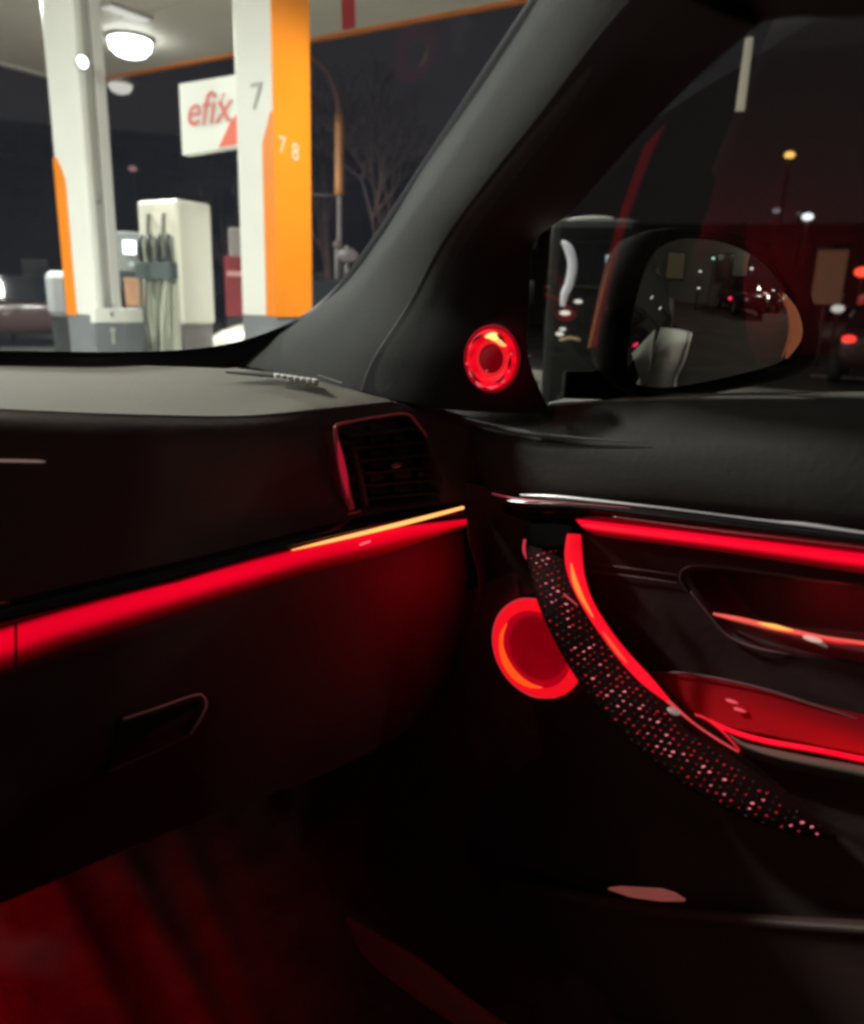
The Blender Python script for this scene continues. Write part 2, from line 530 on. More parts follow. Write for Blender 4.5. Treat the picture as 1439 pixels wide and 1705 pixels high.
lathe('reflection_spot_back', hl + A * .03, -A, [(0.001, 0.0), (0.065, 0.0), (0.065, 0.02), (0.05, 0.03)], LGREY, lt, 24)
lathe('reflection_spot_glow', hl + A * .03, -A, [(0.052, 0.028), (0.04, 0.045), (0.02, 0.055), (0.001, 0.057)], emit('reflected lamp glow', (0.95, 1, .95), 4), lt, 24)
# low grey cabinet between column and pump
pc2, pl2, pr2, pb2, _, _ = footprint(150, 157, 238, 530, 7.9)
cab = thing('service_cabinet', 'low cabinet with white top band beside the fuel pump', 'cabinet', (pc2.x, pc2.y, 0))
za, zc, zd = zrow(pc2.x, pc2.y, 538), zrow(pc2.x, pc2.y, 513), 0.12
prism('cabinet_base', [pc2, pr2, pb2, pl2], zd, za, GREYP, cab, 0.005)
prism('cabinet_top', [pc2 - AX2 * .01, pr2 - AX2 * .01, pb2, pl2], za + .002, zc, WHITE, cab, 0.008)
q = V((pc2.x, pc2.y, za)) + B * 0.18 - A * 0.004
box('tap', q + ZA * -0.06, (B, A, ZA), (0.025, 0.012, 0.018), LGREY, cab, 0.004)
box('tap_stem', q + ZA * -0.13, (B, A, ZA), (0.014, 0.010, 0.06), LGREY, cab, 0.004)
box('lock', q + ZA * 0.08 + A * -.008, (B, A, ZA), (0.012, 0.006, 0.022), GREYP, cab, 0.003)
# island kerb under the pumps
isl = rect(V((colR[0].x, colR[0].y, 0)).dot(A) - 0.6, V((pl.x, pl.y, 0)).dot(A) + 1.2, V((colR[0].x, colR[0].y, 0)).dot(B) - 0.45, V((pr.x, pr.y, 0)).dot(B) + 0.9)
o = prism('pump_island', isl, 0.0, 0.12, mat('island concrete', (0.36, 0.35, 0.33), 0.8, noise=.2, scale=3), None, 0.01)
o['kind'] = 'structure'

# --- pump
pc, pl, pr, pb, sl, sr = footprint(233, 299, 355, 420, 8.4)
CREAM = mat('cream pump enamel', (0.86, 0.85, 0.73), 0.4, noise=0.03, scale=2)
pump = thing('fuel_pump', 'cream fuel pump with four nozzles and long hanging hoses', 'fuel pump', (pc.x, pc.y, 0))
zb, zt = zrow(pc.x, pc.y, 541), zrow(pc.x, pc.y, 331)
prism('plinth', [pc + AX2 * .03 + BX2 * .02, pr + AX2 * .03 - BX2 * .02, pb, pl + BX2 * .02], 0.12, zb, mat('brownish grey plinth', (0.22, 0.20, 0.19), 0.6, noise=.1, scale=4), pump, 0.005)
body_m = prism('body', [pc, pr, pb, pl], zb + .002, zt, CREAM, pump, 0.03)
def onp(a, z, off=0.0): return V((pc.x, pc.y, 0)) + A * a - B * off + ZA * z
zc1, zc0 = zrow(pc.x, pc.y, 437), zrow(pc.x, pc.y, 466)
box('nozzle_shelf', onp(sl * .5, (zc1 + zc0) / 2, 0.05), (A, B, ZA), (sl * .44, 0.05, (zc1 - zc0) / 2), mat('teal grey shelf', (0.10, 0.13, 0.13), 0.5), pump, 0.01)
HOSE = mat('olive grey hose', (0.20, 0.21, 0.17), 0.6)
COVER = mat('pale hose cover', (0.50, 0.52, 0.42), 0.6)
ztop = zrow(pc.x, pc.y, 365)
for i in range(4):
    a = sl * (0.16 + 0.225 * i)
    box('nozzle_slot', onp(a, (zc1 + ztop) / 2 - .1, 0.004), (A, B, ZA), (sl * .045, 0.004, (ztop - zc1) / 2 * .75), mat('slot grey', (0.42, 0.45, 0.38), 0.6), pump, 0.002)
    nb = tube('nozzle', [onp(a, zc1 - .02, .06), onp(a, zc1 + .10, .07), onp(a + .01, zc1 + .20, .06), onp(a + .02, zc1 + .26, .02)], [0.022, 0.028, 0.022, 0.014], DGREY, pump, 14, 8)
    box('trigger', onp(a, zc1 + .09, .105), (A, B, ZA), (0.01, 0.01, 0.05), HOSE, nb, 0.003)
for i, (a0, a1) in enumerate(((.72, .50), (.62, .42), (.38, .34), (.20, .24), (.86, .60))):
    tube('hose', [onp(sl * a0, zc0 + .0, .07), onp(sl * (a0 * .7 + a1 * .3), zc0 - .35, .13), onp(sl * a1, zc0 - .7, .15), onp(sl * a1, .25, .13), onp(sl * (a1 + .03), .135, .10)], 0.019, (HOSE, COVER)[i % 2], pump, 26, 8)
for a in (.30, .68):
    tube('hose_riser', [onp(sl * a, ztop + .06, .02), onp(sl * a, ztop - .1, .035), onp(sl * a, zc1, .03)], 0.018, HOSE, pump, 10, 8)
# pale front cover behind the hanging hoses
prism('lower_cover', [pl - AX2 * .03 - BX2 * .012, pc + AX2 * .03 - BX2 * .012, pc + AX2 * .03, pl - AX2 * .03], 0.13, zc0 - .02, COVER, pump, 0.004)

# --- hanging sign
dd = ray(301, 200); p_left = C + dd * (8.6 / sqrt(dd.x**2 + dd.y**2))
pL = p_left.xy
def rowz(p, r): return zrow(p.x, p.y, r)
# sign face runs along B from pL to behind the orange column
_q = ray(414, 200); pR = (C + _q * (8.0 / sqrt(_q.x ** 2 + _q.y ** 2))).xy
SB = (pR - pL).normalized(); SB = V((SB.x, SB.y, 0)); SF = V((-SB.y, SB.x, 0))
if SF.dot(ray(350, 200)) < 0: SF = -SF
sign = thing('hanging_sign', 'white price board with red lettering hanging behind the white column', 'sign', (pL.x, pL.y, rowz(pL, 258)))
za0, za1 = rowz(pL, 258), rowz(pL, 140)
za1b = rowz(pR, 121); za0b = rowz(pR, 240)
bd = poly('board', [V((pL.x, pL.y, za0)), V((pR.x, pR.y, za0b)), V((pR.x, pR.y, za1b)), V((pL.x, pL.y, za1))], mat('lit white board', (0.78, 0.8, 0.74), .4, em=(.85, .95, .85), es=0.10), sign, SF * 0.10)
bvl = (pR - pL).length
SRED = mat('red sign print', (0.70, 0.07, 0.045), 0.4)
text('lettering', 'efix', V((pL.x, pL.y, 0)) + SB * bvl * .08 - SF * .006 + ZA * (za0 + (za1 - za0) * .40), SB, ZA, 0.40, mat('red letter print', (0.72, 0.16, 0.14), 0.4), sign, 0.003, 0.25, 0.0)
text('accent_mark', "/", V((pL.x, pL.y, 0)) + SB * bvl * .60 - SF * .006 + ZA * (za0 + (za1 - za0) * .62), SB, ZA, 0.16, SRED, sign, 0.003, .2)
H = za1 - za0
def sp(u, v): return V((pL.x, pL.y, 0)) + SB * bvl * u - SF * .005 + ZA * (za0 + (za0b - za0) * u + (H + (za1b - za0b - H) * u) * v)
poly('red_triangle', [sp(.56, .02), sp(.99, .02), sp(.99, .50), sp(.86, .47), sp(.76, .38)], mat('coral red print', (0.75, 0.12, 0.06), 0.4), sign, SF * 0.004)
for u in (.97,):
    tube('hanger', [sp(u, 1.0) + SF * .05, V((sp(u, 1).x, sp(u, 1).y, CANZ)) + SF * .05], 0.015, LGREY, sign, 4, 8)

# --- things beyond the pump
def far(px, py, dist): return D(px, py, dist)
def axface(p):
    """axes of a block that faces the camera's side of the station"""
    return (B, A, ZA)
def block(name, label, cat, x0, y0, x1, y1, dist, depth, m, group=None, bev=.01, kids=None):
    """block standing at a distance whose face spans a region of the view; base goes down to where it stands"""
    d0 = ray((x0 + x1) / 2, (y0 + y1) / 2)
    c = C + d0 * dist
    wv = (x1 - x0) / F * dist * (d0.dot(FW) ** -1)
    hv = (y1 - y0) / F * dist * (d0.dot(FW) ** -1)
    rt = V((d0.y, -d0.x, 0)).normalized()
    fw = V((d0.x, d0.y, 0)).normalized()
    t = thing(name, label, cat, (c.x, c.y, max(0, c.z - hv / 2)), 0, group)
    b = box('body', c + fw * depth / 2, (rt, fw, ZA), (wv / 2, depth / 2, hv / 2), m, t, bev)
    return t, c, rt, fw, wv, hv, b
t, c, rt, fw, wv, hv, _ = block('payment_terminal', 'grey payment terminal with a glowing white screen behind the pump', 'terminal', 196, 395, 240, 445, 11, .3, mat('terminal grey', (0.20, 0.22, 0.22), .6))
box('screen', c + ZA * hv * .12 - rt * .01 - fw * .012, (rt, fw, ZA), (.075, .01, .08), emit('white screen', (0.95, 1, .98), 3), t, .004)
box('card_slot', c - ZA * hv * .30 - fw * .012, (rt, fw, ZA), (.03, .01, .03), emit('pale slot light', (0.8, .95, .9), .6), t, .004)
box('post', V((c.x, c.y, (c.z - hv / 2) / 2)) + fw * .15, (rt, fw, ZA), (.08, .08, (c.z - hv / 2) / 2 - .002), DGREY, t)
box('lower_panel', c - ZA * (hv * .5 + .12) - fw * .006, (rt, fw, ZA), (wv / 2, .03, .1), DGREY, t, .005)
t, c, rt, fw, wv, hv, _ = block('cardboard_box', 'small orange brown box behind the fuel pump', 'box', 213, 470, 240, 505, 10.5, .3, mat('brown cardboard', (0.55, 0.30, 0.18), .8, noise=.1, scale=5))
box('lid', c + ZA * (hv / 2 + .005) + fw * .15, (rt, fw, ZA), (wv / 2 + .01, .16, .012), mat('tan lid', (.6, .4, .3), .8), t)
box('stand', V((c.x, c.y, (c.z - hv / 2) / 2)) + fw * .15, (rt, fw, ZA), (wv / 2 - .01, .12, (c.z - hv / 2) / 2 - .002), DGREY, t)
t, c, rt, fw, wv, hv, _ = block('fire_point', 'dark red cabinet with a pale stripe between pump and column', 'cabinet', 379, 436, 415, 520, 10.5, .35, mat('dark red enamel', (0.30, 0.03, 0.04), .45, noise=.1, scale=4))
box('stripe', c + ZA * hv * .22 - fw * .008, (rt, fw, ZA), (wv * .42, .008, .03), mat('pale pink stripe', (.75, .4, .4), .5), t)
box('grey_post', c + ZA * (hv / 2 + .17) + fw * .1 - rt * .02, (rt, fw, ZA), (.075, .075, .17), mat('post grey', (.35, .32, .32), .6), t, .01)
box('foot', V((c.x, c.y, (c.z - hv / 2) / 2)) + fw * .15, (rt, fw, ZA), (wv / 2 - .01, .12, (c.z - hv / 2) / 2 - .002), DGREY, t)
t, c, rt, fw, wv, hv, _ = block('air_station', 'rounded grey air station half hidden by the left column', 'air station', 84, 462, 112, 520, 11, .3, mat('air station grey', (.28, .29, .30), .6), bev=.08)
box('foot', V((c.x, c.y, (c.z - hv / 2) / 2)) + fw * .15, (rt, fw, ZA), (wv / 2 - .03, .1, (c.z - hv / 2) / 2 - .002), DGREY, t)

# --- parked cars (generic, with real parts)
CARGLASS = mat('dark car glass', (0.01, 0.012, 0.014), 0.06, spec=.6)
TYRE = mat('tyre rubber', (0.02, 0.02, 0.02), 0.8)
RIM = mat('alloy rim', (0.5, 0.5, 0.5), 0.3, metal=.8)
HEADL = emit('headlight on', (1, .97, .9), 8)
HEADO = mat('headlight off', (.7, .72, .7), .15)
TAIL = emit('tail light on', (1, .04, .03), 3)
def parked_car(loc, heading, paint, label, head_on=False, tail_on=False, s=1.0, group='cars around the station'):
    t = thing('parked_car', label, 'car', loc, 0, group)
    f = V((sin(heading), cos(heading), 0)); r = V((cos(heading), -sin(heading), 0))
    L0 = V(loc)
    def P(a, b, z): return L0 + f * a * s + r * b * s + ZA * z * s
    # (station along length, half width, z low, z high)
    prof = [(-2.15, .70, .42, .80), (-2.1, .80, .30, .92), (-1.6, .87, .26, .98), (-.6, .89, .24, .96), (.6, .89, .24, .95), (1.3, .87, .26, .90), (1.9, .80, .30, .80), (2.15, .66, .38, .68)]
    G = []
    for a, wd, z0, z1 in prof:
        G.append([P(a, -wd * .9, z0), P(a, -wd, z0 + .15), P(a, -wd, z1 - .12), P(a, -wd * .9, z1), P(a, 0, z1 + .03), P(a, wd * .9, z1), P(a, wd, z1 - .12), P(a, wd, z0 + .15), P(a, wd * .9, z0), P(a, 0, z0)])
    cx = lambda i: [P(prof[i][0], 0, (prof[i][2] + prof[i][3]) / 2)] * 10
    me = grid_mesh('body', [cx(0)] + G + [cx(-1)], True)
    o = link('body', me, paint, t)
    ss = o.modifiers.new('round', 'SUBSURF'); ss.levels = 1; ss.render_levels = 1
    cab = [(-1.75, .60, .0), (-1.15, .64, .40), (-.3, .64, .47), (.35, .64, .44), (1.15, .60, .0)]
    G = [[P(a, -wd - .14, .93), P(a, -wd, .95 + h), P(a, 0, .97 + h), P(a, wd, .95 + h), P(a, wd + .14, .93)] for a, wd, h in cab]
    o = link('windows', grid_mesh('windows', G), CARGLASS, t, False)
    G = [[P(a, -wd + .02, .962 + h), P(a, 0, .985 + h), P(a, wd - .02, .962 + h)] for a, wd, h in cab[1:4]]
    link('roof', grid_mesh('roof', G), paint, t)
    for a in (-1.3, 1.3):
        for sd in (-1, 1):
            wl_ = lathe('wheel', P(a, sd * .70, .32), r * sd, [(.001, 0), (.30 * s, 0), (.32 * s, .03), (.32 * s, .17 * s), (.29 * s, .20 * s), (.21 * s, .19 * s)], TYRE, t, 24)
            lathe('rim', P(a, sd * .70, .32), r * sd, [(.21 * s, .19 * s), (.17 * s, .165 * s), (.05 * s, .18 * s), (.001, .18 * s)], RIM, wl_, 20)
    for sd in (-1, 1):
        ball('headlight', P(2.03, sd * .58, .64), .11 * s, HEADL if head_on else HEADO, t, (1.1, 1.1, .6))
        ball('tail_light', P(-2.08, sd * .62, .78), .11 * s, TAIL if tail_on else mat('tail light off', (.25, .01, .01), .2), t, (1.1, 1.1, .6))
        box('door_handle', P(-.1, sd * .895, .78), (f, r, ZA), (.09 * s, .012, .014), DCHROME, t)
    box('number_plate', P(-2.17, 0, .60), (r, f, ZA), (.26, .01, .055), mat('plate white', (.6, .6, .58), .5), t)
    return t
CREAMP = mat('pale cream car paint', (0.52, 0.52, 0.43), 0.3, coat=.5, noise=.05, scale=3)
parked_car(V((sin(radians(44.5)) * 10.6, cos(radians(44.5)) * 10.6, 0)), radians(262), CREAMP, 'pale cream car standing between the pump and the orange column')
DARKP = mat('dark maroon car paint', (0.05, 0.025, 0.025), 0.3, coat=.5)
BLACKP = mat('black car paint', (0.012, 0.012, 0.014), 0.2, coat=.6)
SILV = mat('silver car paint', (0.3, 0.3, 0.3), 0.3, coat=.5)
def gpt(px, dist):
    d = ray(px, 500); h = V((d.x, d.y, 0)).normalized()
    return V((C.x, C.y, 0)) + h * dist
p = gpt(20, 19); parked_car(p, radians(100), DARKP, 'dark maroon car far off at the left edge beyond the station')
p = gpt(70, 26); parked_car(p, radians(80), BLACKP, 'black car far behind the maroon one beside the left column')
p = gpt(1500, 17); parked_car(p, radians(80), DARKP, 'dark car with red tail lights lit at the right edge of the road', tail_on=True)
p = gpt(1395, 30); parked_car(p, radians(262), SILV, 'silver car with one bright headlight under the brown sign')

# --- street lamps, small far lights, sign
def pole_thing(name, label, cat, px, dist, ztop, m, r=.05):
    p = gpt(px, dist)
    t = thing(name, label, cat, tuple(p))
    tube('pole', [p, p + ZA * ztop], [r * 1.3, r * .8], m, t, 6, 10)
    return t, p
POLE = mat('dark painted pole', (.06, .05, .045), .6)
RUST = mat('ochre painted pole', (.42, .17, .05), .6, noise=.2, scale=2)
p = gpt(566, 15)
zz = lambda row: zrow(p.x, p.y, row)
t = thing('street_lamp', 'ochre street lamp post bending over right of the orange column', 'street lamp', tuple(p))
sid = V((RT.x, RT.y, 0)).normalized()
tube('post', [p, p + ZA * zz(420), p + ZA * zz(325)], .05, mat('grey lower pole', (.12, .10, .10), .6), t, 8, 10)
tube('post_sleeve', [p + ZA * zz(325), p + ZA * zz(190)], .085, RUST, t, 6, 10)
tube('arm', [p + ZA * zz(195), p + ZA * zz(160) - sid * .05, p + ZA * zz(120) - sid * .22, p + ZA * zz(88) - sid * .55, p + ZA * zz(75) - sid * .85], [.06, .05, .045, .04, .035], mat('brown arm', (.25, .12, .08), .6), t, 20, 8)
box('lamp_head', p + ZA * (zz(75) - .03) - sid * 1.0, (sid, V((RT.y, -RT.x, 0)).normalized(), ZA), (.22, .1, .05), mat('lamp head grey', (.2, .16, .14), .5), t, .02)
tube('cross_bar', [p + ZA * zz(158), p + ZA * zz(158) - sid * .75], .018, POLE, t, 4, 8)
tube('cross_bar', [p + ZA * zz(326), p + ZA * zz(326) - sid * .9], .018, POLE, t, 4, 8)

def lamp_post(px, py, dist, r, c, s, label, group='far street lights'):
    q = D(px, py, dist)
    t = thing('street_light', label, 'street light', (q.x, q.y, 0), 0, group)
    tube('pole', [V((q.x, q.y, 0)), V((q.x, q.y, q.z + r))], .045, POLE, t, 4, 8)
    ball('lantern', q, r, emit('lantern %s' % label[:24], c, s), t, (1.2, 1.2, .75))
    return t
lamp_post(1315, 258, 28, .13, (1, .55, .12), 2.2, 'single amber light high up beyond the side window')
lamp_post(1345, 361, 34, .17, (.85, .95, 1), 2.5, 'brightest bluish white light beyond the wing mirror')
lamp_post(1293, 351, 36, .12, (.75, .8, .85), .35, 'faint white light left of the brighter bluish one')
lamp_post(1330, 356, 36, .07, (.75, .8, .85), .2, 'tiny faint light beside the bright bluish one')
lamp_post(1437, 453, 22, .16, (1, .08, .04), 2.5, 'red signal light at the right edge of the photo')  # this and the next: car tail lights on made-up posts
lamp_post(1438, 496, 22, .11, (.8, .12, .12), .5, 'dull red light below the bright red signal')  # car tail light on a made-up post
lamp_post(1395, 514, 26, .15, (1, .96, .9), .9, 'soft white light near the ground under the brown sign')  # car headlight on a made-up post
lamp_post(571, 472, 16, .05, (1, .85, .8), 1.2, 'small white light low beside the orange column')
lamp_post(221, 281, 30, .12, (.9, .45, .45), .30, 'dim reddish light in the dark sky above the pump')
lamp_post(16, 505, 20, .10, (1, .95, .95), 1.0, 'small white light at the far left above the maroon car')
lamp_post(579, 425, 13, .14, (.5, .42, .38), .25, 'dull pale globe close to the windscreen pillar')
lamp_post(562, 408, 14, .07, (.5, .3, .2), .2, 'small brown globe left of the dull pale one')
# leaning glow made up for a tube lamp reflection, with an added bracket
q0, q1 = D(1248, 62, 7.5), D(1232, 185, 7.5)
t = thing('tube_reflection', 'long pale streak standing in for a tube lamp reflection high in the side window', 'reflected streak', tuple(q1))
tube('tube', [q0, q1], [.03, .035], emit('pale reflection glow', (.95, .85, .62), .42), t, 8, 10)
tube('bracket', [q0, q0 + ZA * .5, q0 + ZA * (CANZ - q0.z)], .015, POLE, t, 5, 8)
t, c, rt, fw, wv, hv, _ = block('road_sign', 'brown rectangular road sign at the right beyond the mirror', 'sign', 1364, 430, 1398, 494, 20, .08, mat('brown sign face', (.24, .12, .07), .6, em=(.24, .11, .06), es=.28))
box('frame', c + ZA * (hv / 2 + .02), (rt, fw, ZA), (wv / 2 + .02, .05, .02), POLE, t)
tube('post', [V((c.x, c.y, 0)) + fw * .04, V((c.x, c.y, c.z - hv / 2)) + fw * .04], .04, POLE, t, 4, 8)

# --- far buildings
BW = mat('dark plaster', (.10, .075, .07), .85, noise=.2, scale=.5)
WIN = mat('dark window', (.01, .011, .013), .1)
WLIT = emit('lit window', (1, .72, .4), .06)
WLIT2 = emit('cool lit window', (.7, .9, .95), .10)
def building(px, dist, wid, hgt, label, lit=(), group='dark buildings along the road', base=None, face=None, m=BW):
    p = base if base is not None else gpt(px, dist)
    f = (V((p.x - C.x, p.y - C.y, 0)).normalized()) if face is None else face
    r = V((f.y, -f.x, 0))
    t = thing('apartment_block', label, 'building', tuple(p), 0, group)
    box('wall', p + ZA * hgt / 2 + f * 4, (r, f, ZA), (wid / 2, 4, hgt / 2 - .001), m, t)
    box('roof', p + ZA * (hgt + .15) + f * 4, (r, f, ZA), (wid / 2 + .25, 4.25, .15), POLE, t)
    nx, nzz = max(2, int(wid / 2.4)), max(1, int(hgt / 3))
    for i in range(nx):
        for j in range(nzz):
            c = p + r * ((i + .5) / nx - .5) * wid + ZA * (1.8 + j * 3)
            on_ = (i, j) in lit
            wo = box('window', c - f * .02, (r, f, ZA), (.62, .05, .72), POLE, t)
            box('pane', c - f * .075, (r, f, ZA), (.54, .008, .64), (WLIT if (i + j) % 2 else WLIT2) if on_ else WIN, wo)
    return t
building(10, 42, 16, 6.5, 'low dark block at the far left beyond the forecourt', {(1, 0)})
building(330, 48, 26, 9, 'dark block filling the gap behind the fuel pump', set())
building(620, 45, 14, 7, 'tall dark block behind the ochre street lamp', set())
building(1010, 48, 12, 4, 'dark block outside the side window beside the van', set())
building(1290, 60, 34, 6.5, 'wide dark block behind the wing mirror', set())

# --- bare trees
BARK = mat('reddish bark', (.10, .055, .05), .85, noise=.3, scale=6)
def bare_tree(px, dist, h, label, seed):
    rnd = random.Random(seed)
    p = gpt(px, dist)
    t = thing('bare_tree', label, 'tree', tuple(p), 0, 'bare trees beyond the station')
    tube('trunk', [p, p + V((.1, .05, h * .2)), p + V((.0, .1, h * .45))], [.16, .12, .09], BARK, t, 8, 8)
    vs, fs = [], []
    def seg(a, b, r0, r1):
        d = (b - a).normalized(); u = d.orthogonal().normalized(); v = d.cross(u); k = len(vs)
        for (q, r) in ((a, r0), (b, r1)):
            for i in range(4):
                vs.append(tuple(q + u * r * cos(i * pi / 2) + v * r * sin(i * pi / 2)))
        for i in range(4): fs.append((k + i, k + (i + 1) % 4, k + 4 + (i + 1) % 4, k + 4 + i))
    def grow(a, d, L, r, n):
        b = a + d * L
        seg(a, b, r, r * .7)
        if n == 0: return
        for _ in range(3):
            nd = (d + V((rnd.uniform(-.7, .7), rnd.uniform(-.7, .7), rnd.uniform(-.25, .5)))).normalized()
            grow(b, nd, L * rnd.uniform(.6, .85), r * .62, n - 1)
    for _ in range(5):
        grow(p + V((0, .1, h * rnd.uniform(.25, .45))), V((rnd.uniform(-.6, .6), rnd.uniform(-.6, .6), .9)).normalized(), h * .16, .05, 4)
    me = bpy.data.meshes.new('crown')
    me.from_pydata(vs, [], fs)
    link('crown', me, BARK, t, False)
bare_tree(640, 17, 6.5, 'bare reddish tree close to the windscreen pillar', 3)
bare_tree(545, 21, 7.5, 'bare reddish tree just right of the orange column', 5)
bare_tree(380, 24, 6.0, 'bare tree behind the white board', 9)

# --- van outside the side window
VANP = mat('dark green van paint', (0.008, 0.010, 0.010), .5, spec=.2)
def vp(px, py, d=5.6): return D(px, py, d)
c0 = vp(985, 470)
vf = V((c0.x, c0.y, 0)).normalized(); vr = V((vf.y, -vf.x, 0))
van = thing('van', 'tall dark van with pale curved edges and small lights behind the mirror', 'van', (c0.x, c0.y, 0))
zt = vp(985, 362).z
bw = (1062 - 926) / F * 5.6
prism('body', [tuple((c0 + vr * a + vf * b).xy) for a, b in ((-bw / 2, 0), (bw / 2, 0), (bw / 2, 4.2), (-bw / 2, 4.2))], .32, zt, VANP, van, .06)
tube('pale_pillar_trim', [vp(936, 402, 5.3), vp(947, 415, 5.3), vp(953, 440, 5.3), vp(948, 472, 5.3), vp(940, 490, 5.3), vp(937, 510, 5.3)], [.010, .026, .028, .026, .024, .014], mat('plastic trim with painted gleam', (.6, .6, .64), .5, em=(.6, .6, .68), es=.45), van, 20, 8)  # emission on the van trims paints the light they catch
tube('roof_rail', [vp(946, 366), vp(985, 362), vp(1022, 364)], .008, mat('rail with painted gleam', (.4, .4, .38), .4, em=(.4, .4, .38), es=.1), van, 8, 6)
tube('blue_trim', [vp(1012, 425, 5.3), vp(1018, 455, 5.3), vp(1020, 488, 5.3)], [.012, .022, .012], mat('blue trim with painted gleam', (.3, .42, .46), .4, em=(.4, .55, .6), es=.5), van, 12, 8)
box('windscreen', vp(985, 440, 5.55), (vr, vf, ZA), (bw * .36, .01, .15), CARGLASS, van, .01)
LG = emit('small van light', (1, .95, .85), 1.4)
for (x, y, r) in ((963, 502, .020), (941, 521, .026), (937, 548, .016), (932, 556, .020)):
    ball('marker_light', vp(x, y, 5.5), r, LG, van, (1.4, 1.4, .6))
tube('bumper_line', [vp(932, 566, 5.5), vp(950, 562, 5.5), vp(966, 566, 5.5)], .009, mat('bumper line with painted gleam', (.5, .36, .22), .5, em=(.5, .35, .2), es=.35), van, 6, 6)
box('bumper', V((c0.x, c0.y, .42)) - vf * .06, (vr, vf, ZA), (bw * .5, .06, .1), DGREY, van, .02)
for sd in (-1, 1):
    for b in (.8, 3.4):
        lathe('wheel', V((c0.x, c0.y, .34)) + vf * b + vr * sd * (bw / 2 - .12), vr * sd, [(.001, 0), (.32, 0), (.34, .03), (.34, .16), (.2, .18), (.001, .17)], TYRE, van, 20)

# ================================================================== THE CAR WE SIT IN
car = thing('car', 'dark interior of the car seen from the driver side, edged with glowing red light strips', 'car', (0, 0, 0))

# windscreen: plane from the cowl to the roof
def windscreen_pt(x, s):     # s 0 at the cowl, 1 at the roof edge
    curve = -0.10 * (x / 0.95) ** 2
    return V((x, 1.46 - 0.98 * s + curve, 1.075 + 0.485 * s - .04 * (x / .95) ** 2 * s))
G = [[windscreen_pt(-1.0 + 2.05 * i / 30, -0.05 + 1.12 * j / 16) for i in range(31)] for j in range(17)]
link('windscreen', grid_mesh('windscreen', G), GLASS_W, car)

# black glass border
def two(curve, off, d0, d1, dd):
    n = len(curve); a, b = [], []
    for i, (x, y) in enumerate(curve):
        k = i / (n - 1); d = d0[i] if isinstance(d0, list) else d0 + (d1 - d0) * k
        x0, y0 = curve[max(i - 1, 0)]; x1, y1 = curve[min(i + 1, n - 1)]
        tx, ty = x1 - x0, y1 - y0; L = sqrt(tx * tx + ty * ty)
        o = off[i]
        a.append(D(x, y, d)); b.append(D(x - ty / L * o, y + tx / L * o, d + dd))
    return a, b
edge = [(-160, 585), (0, 584), (200, 586), (330, 580), (420, 562), (500, 527), (560, 476), (622, 392), (700, 274), (790, 137), (883, -4), (950, -110)]
dst = [1.36, 1.38, 1.44, 1.5, 1.54, 1.56, 1.52, 1.40, 1.26, 1.10, 0.99, 0.92]
a, b = two(edge, [34, 34, 34, 36, 44, 44, 34, 30, 30, 30, 30, 30], dst, None, -.01)
loft('windscreen_border', [a, b], FRIT, car, 120, 4, None, 0.004)

# A-pillar, with a dark sheet for the sail panel and painted shade
def row(*p): return [D(*q) for q in p]
pr_rows = [
    row((380, 606, 1.54), (470, 622, 1.42), (600, 652, 1.26), (720, 680, 1.20), (918, 690, 1.17)),
    row((452, 566, 1.55), (512, 580, 1.41), (620, 598, 1.255), (750, 602, 1.19), (880, 600, 1.165)),
    row((566, 482, 1.50), (600, 492, 1.365), (680, 505, 1.235), (780, 502, 1.18), (880, 500, 1.155)),
    row((630, 394, 1.41), (660, 404, 1.285), (730, 412, 1.175), (820, 408, 1.13), (890, 405, 1.12)),
    row((706, 278, 1.26), (738, 292, 1.15), (800, 312, 1.06), (885, 332, 1.035), (952, 352, 1.04)),
    row((795, 141, 1.12), (828, 160, 1.02), (895, 192, .945), (985, 220, .93), (1052, 240, .945)),
    row((889, 0, 1.0), (921, 24, .92), (990, 65, .86), (1085, 105, .85), (1156, 134, .87)),
    row((958, -110, .90), (996, -85, .83), (1080, -40, .78), (1185, 10, .78), (1262, 42, .80)),
]
loft('pillar_trim', pr_rows, PILLAR, car, 90, 90, None, 0.006)
sail_shade_rows = []
for rr_ in pr_rows:
    q_ = cr(rr_, 41)
    sail_shade_rows.append([q_[k] - (q_[k] - C).normalized() * .0025 for k in (20, 27, 34, 40)])
loft('sail_and_shade_panel', sail_shade_rows, SAIL, car, 40, 80, None, 0.001)
# headliner and roof rail above the side window, window frame
loft('roof_rail_trim', [row((1156, 134, .87), (1262, 40, .80), (1440, 30, .78), (1600, 20, .80)), row((1100, 60, .85), (1230, -20, .78), (1440, -40, .74), (1600, -60, .76))], SAIL, car, 40, 8, None, .01)
G = [[V((x, y, 1.56 - .05 * (x / .8) ** 2)) for x in (-.8, -.4, 0, .3, .55, .70)] for y in (-1.6, -.8, -.2, .2, .44)]
o = link('headliner', grid_mesh('headliner', G), mat('grey headliner cloth', (.12, .12, .115), .9), car)
o.modifiers.new('t', 'SOLIDIFY').thickness = .03
# side window glass, leaning inwards towards the roof
TUMB = radians(27)
GN = V((-cos(TUMB), 0, -sin(TUMB)))
G0 = V((1.062, 0, 1.045))
def onglass(x, y):
    d = ray(x, y); return C + d * ((G0 - C).dot(GN) / d.dot(GN))
GSL = V((-sin(TUMB), 0, cos(TUMB)))
G = []
for x, y in ((905, 690), (902, 600), (905, 480), (922, 380), (935, 345), (985, 280), (1035, 225), (1085, 175), (1138, 122), (1190, 80), (1245, 30), (1280, 0)):
    p = onglass(x, y)
    G.append([V((p.x, p.y + (-.75 - p.y) * k / 6, p.z)) for k in range(7)])
link('side_window', grid_mesh('side_window', G), GLASS_S, car, False)

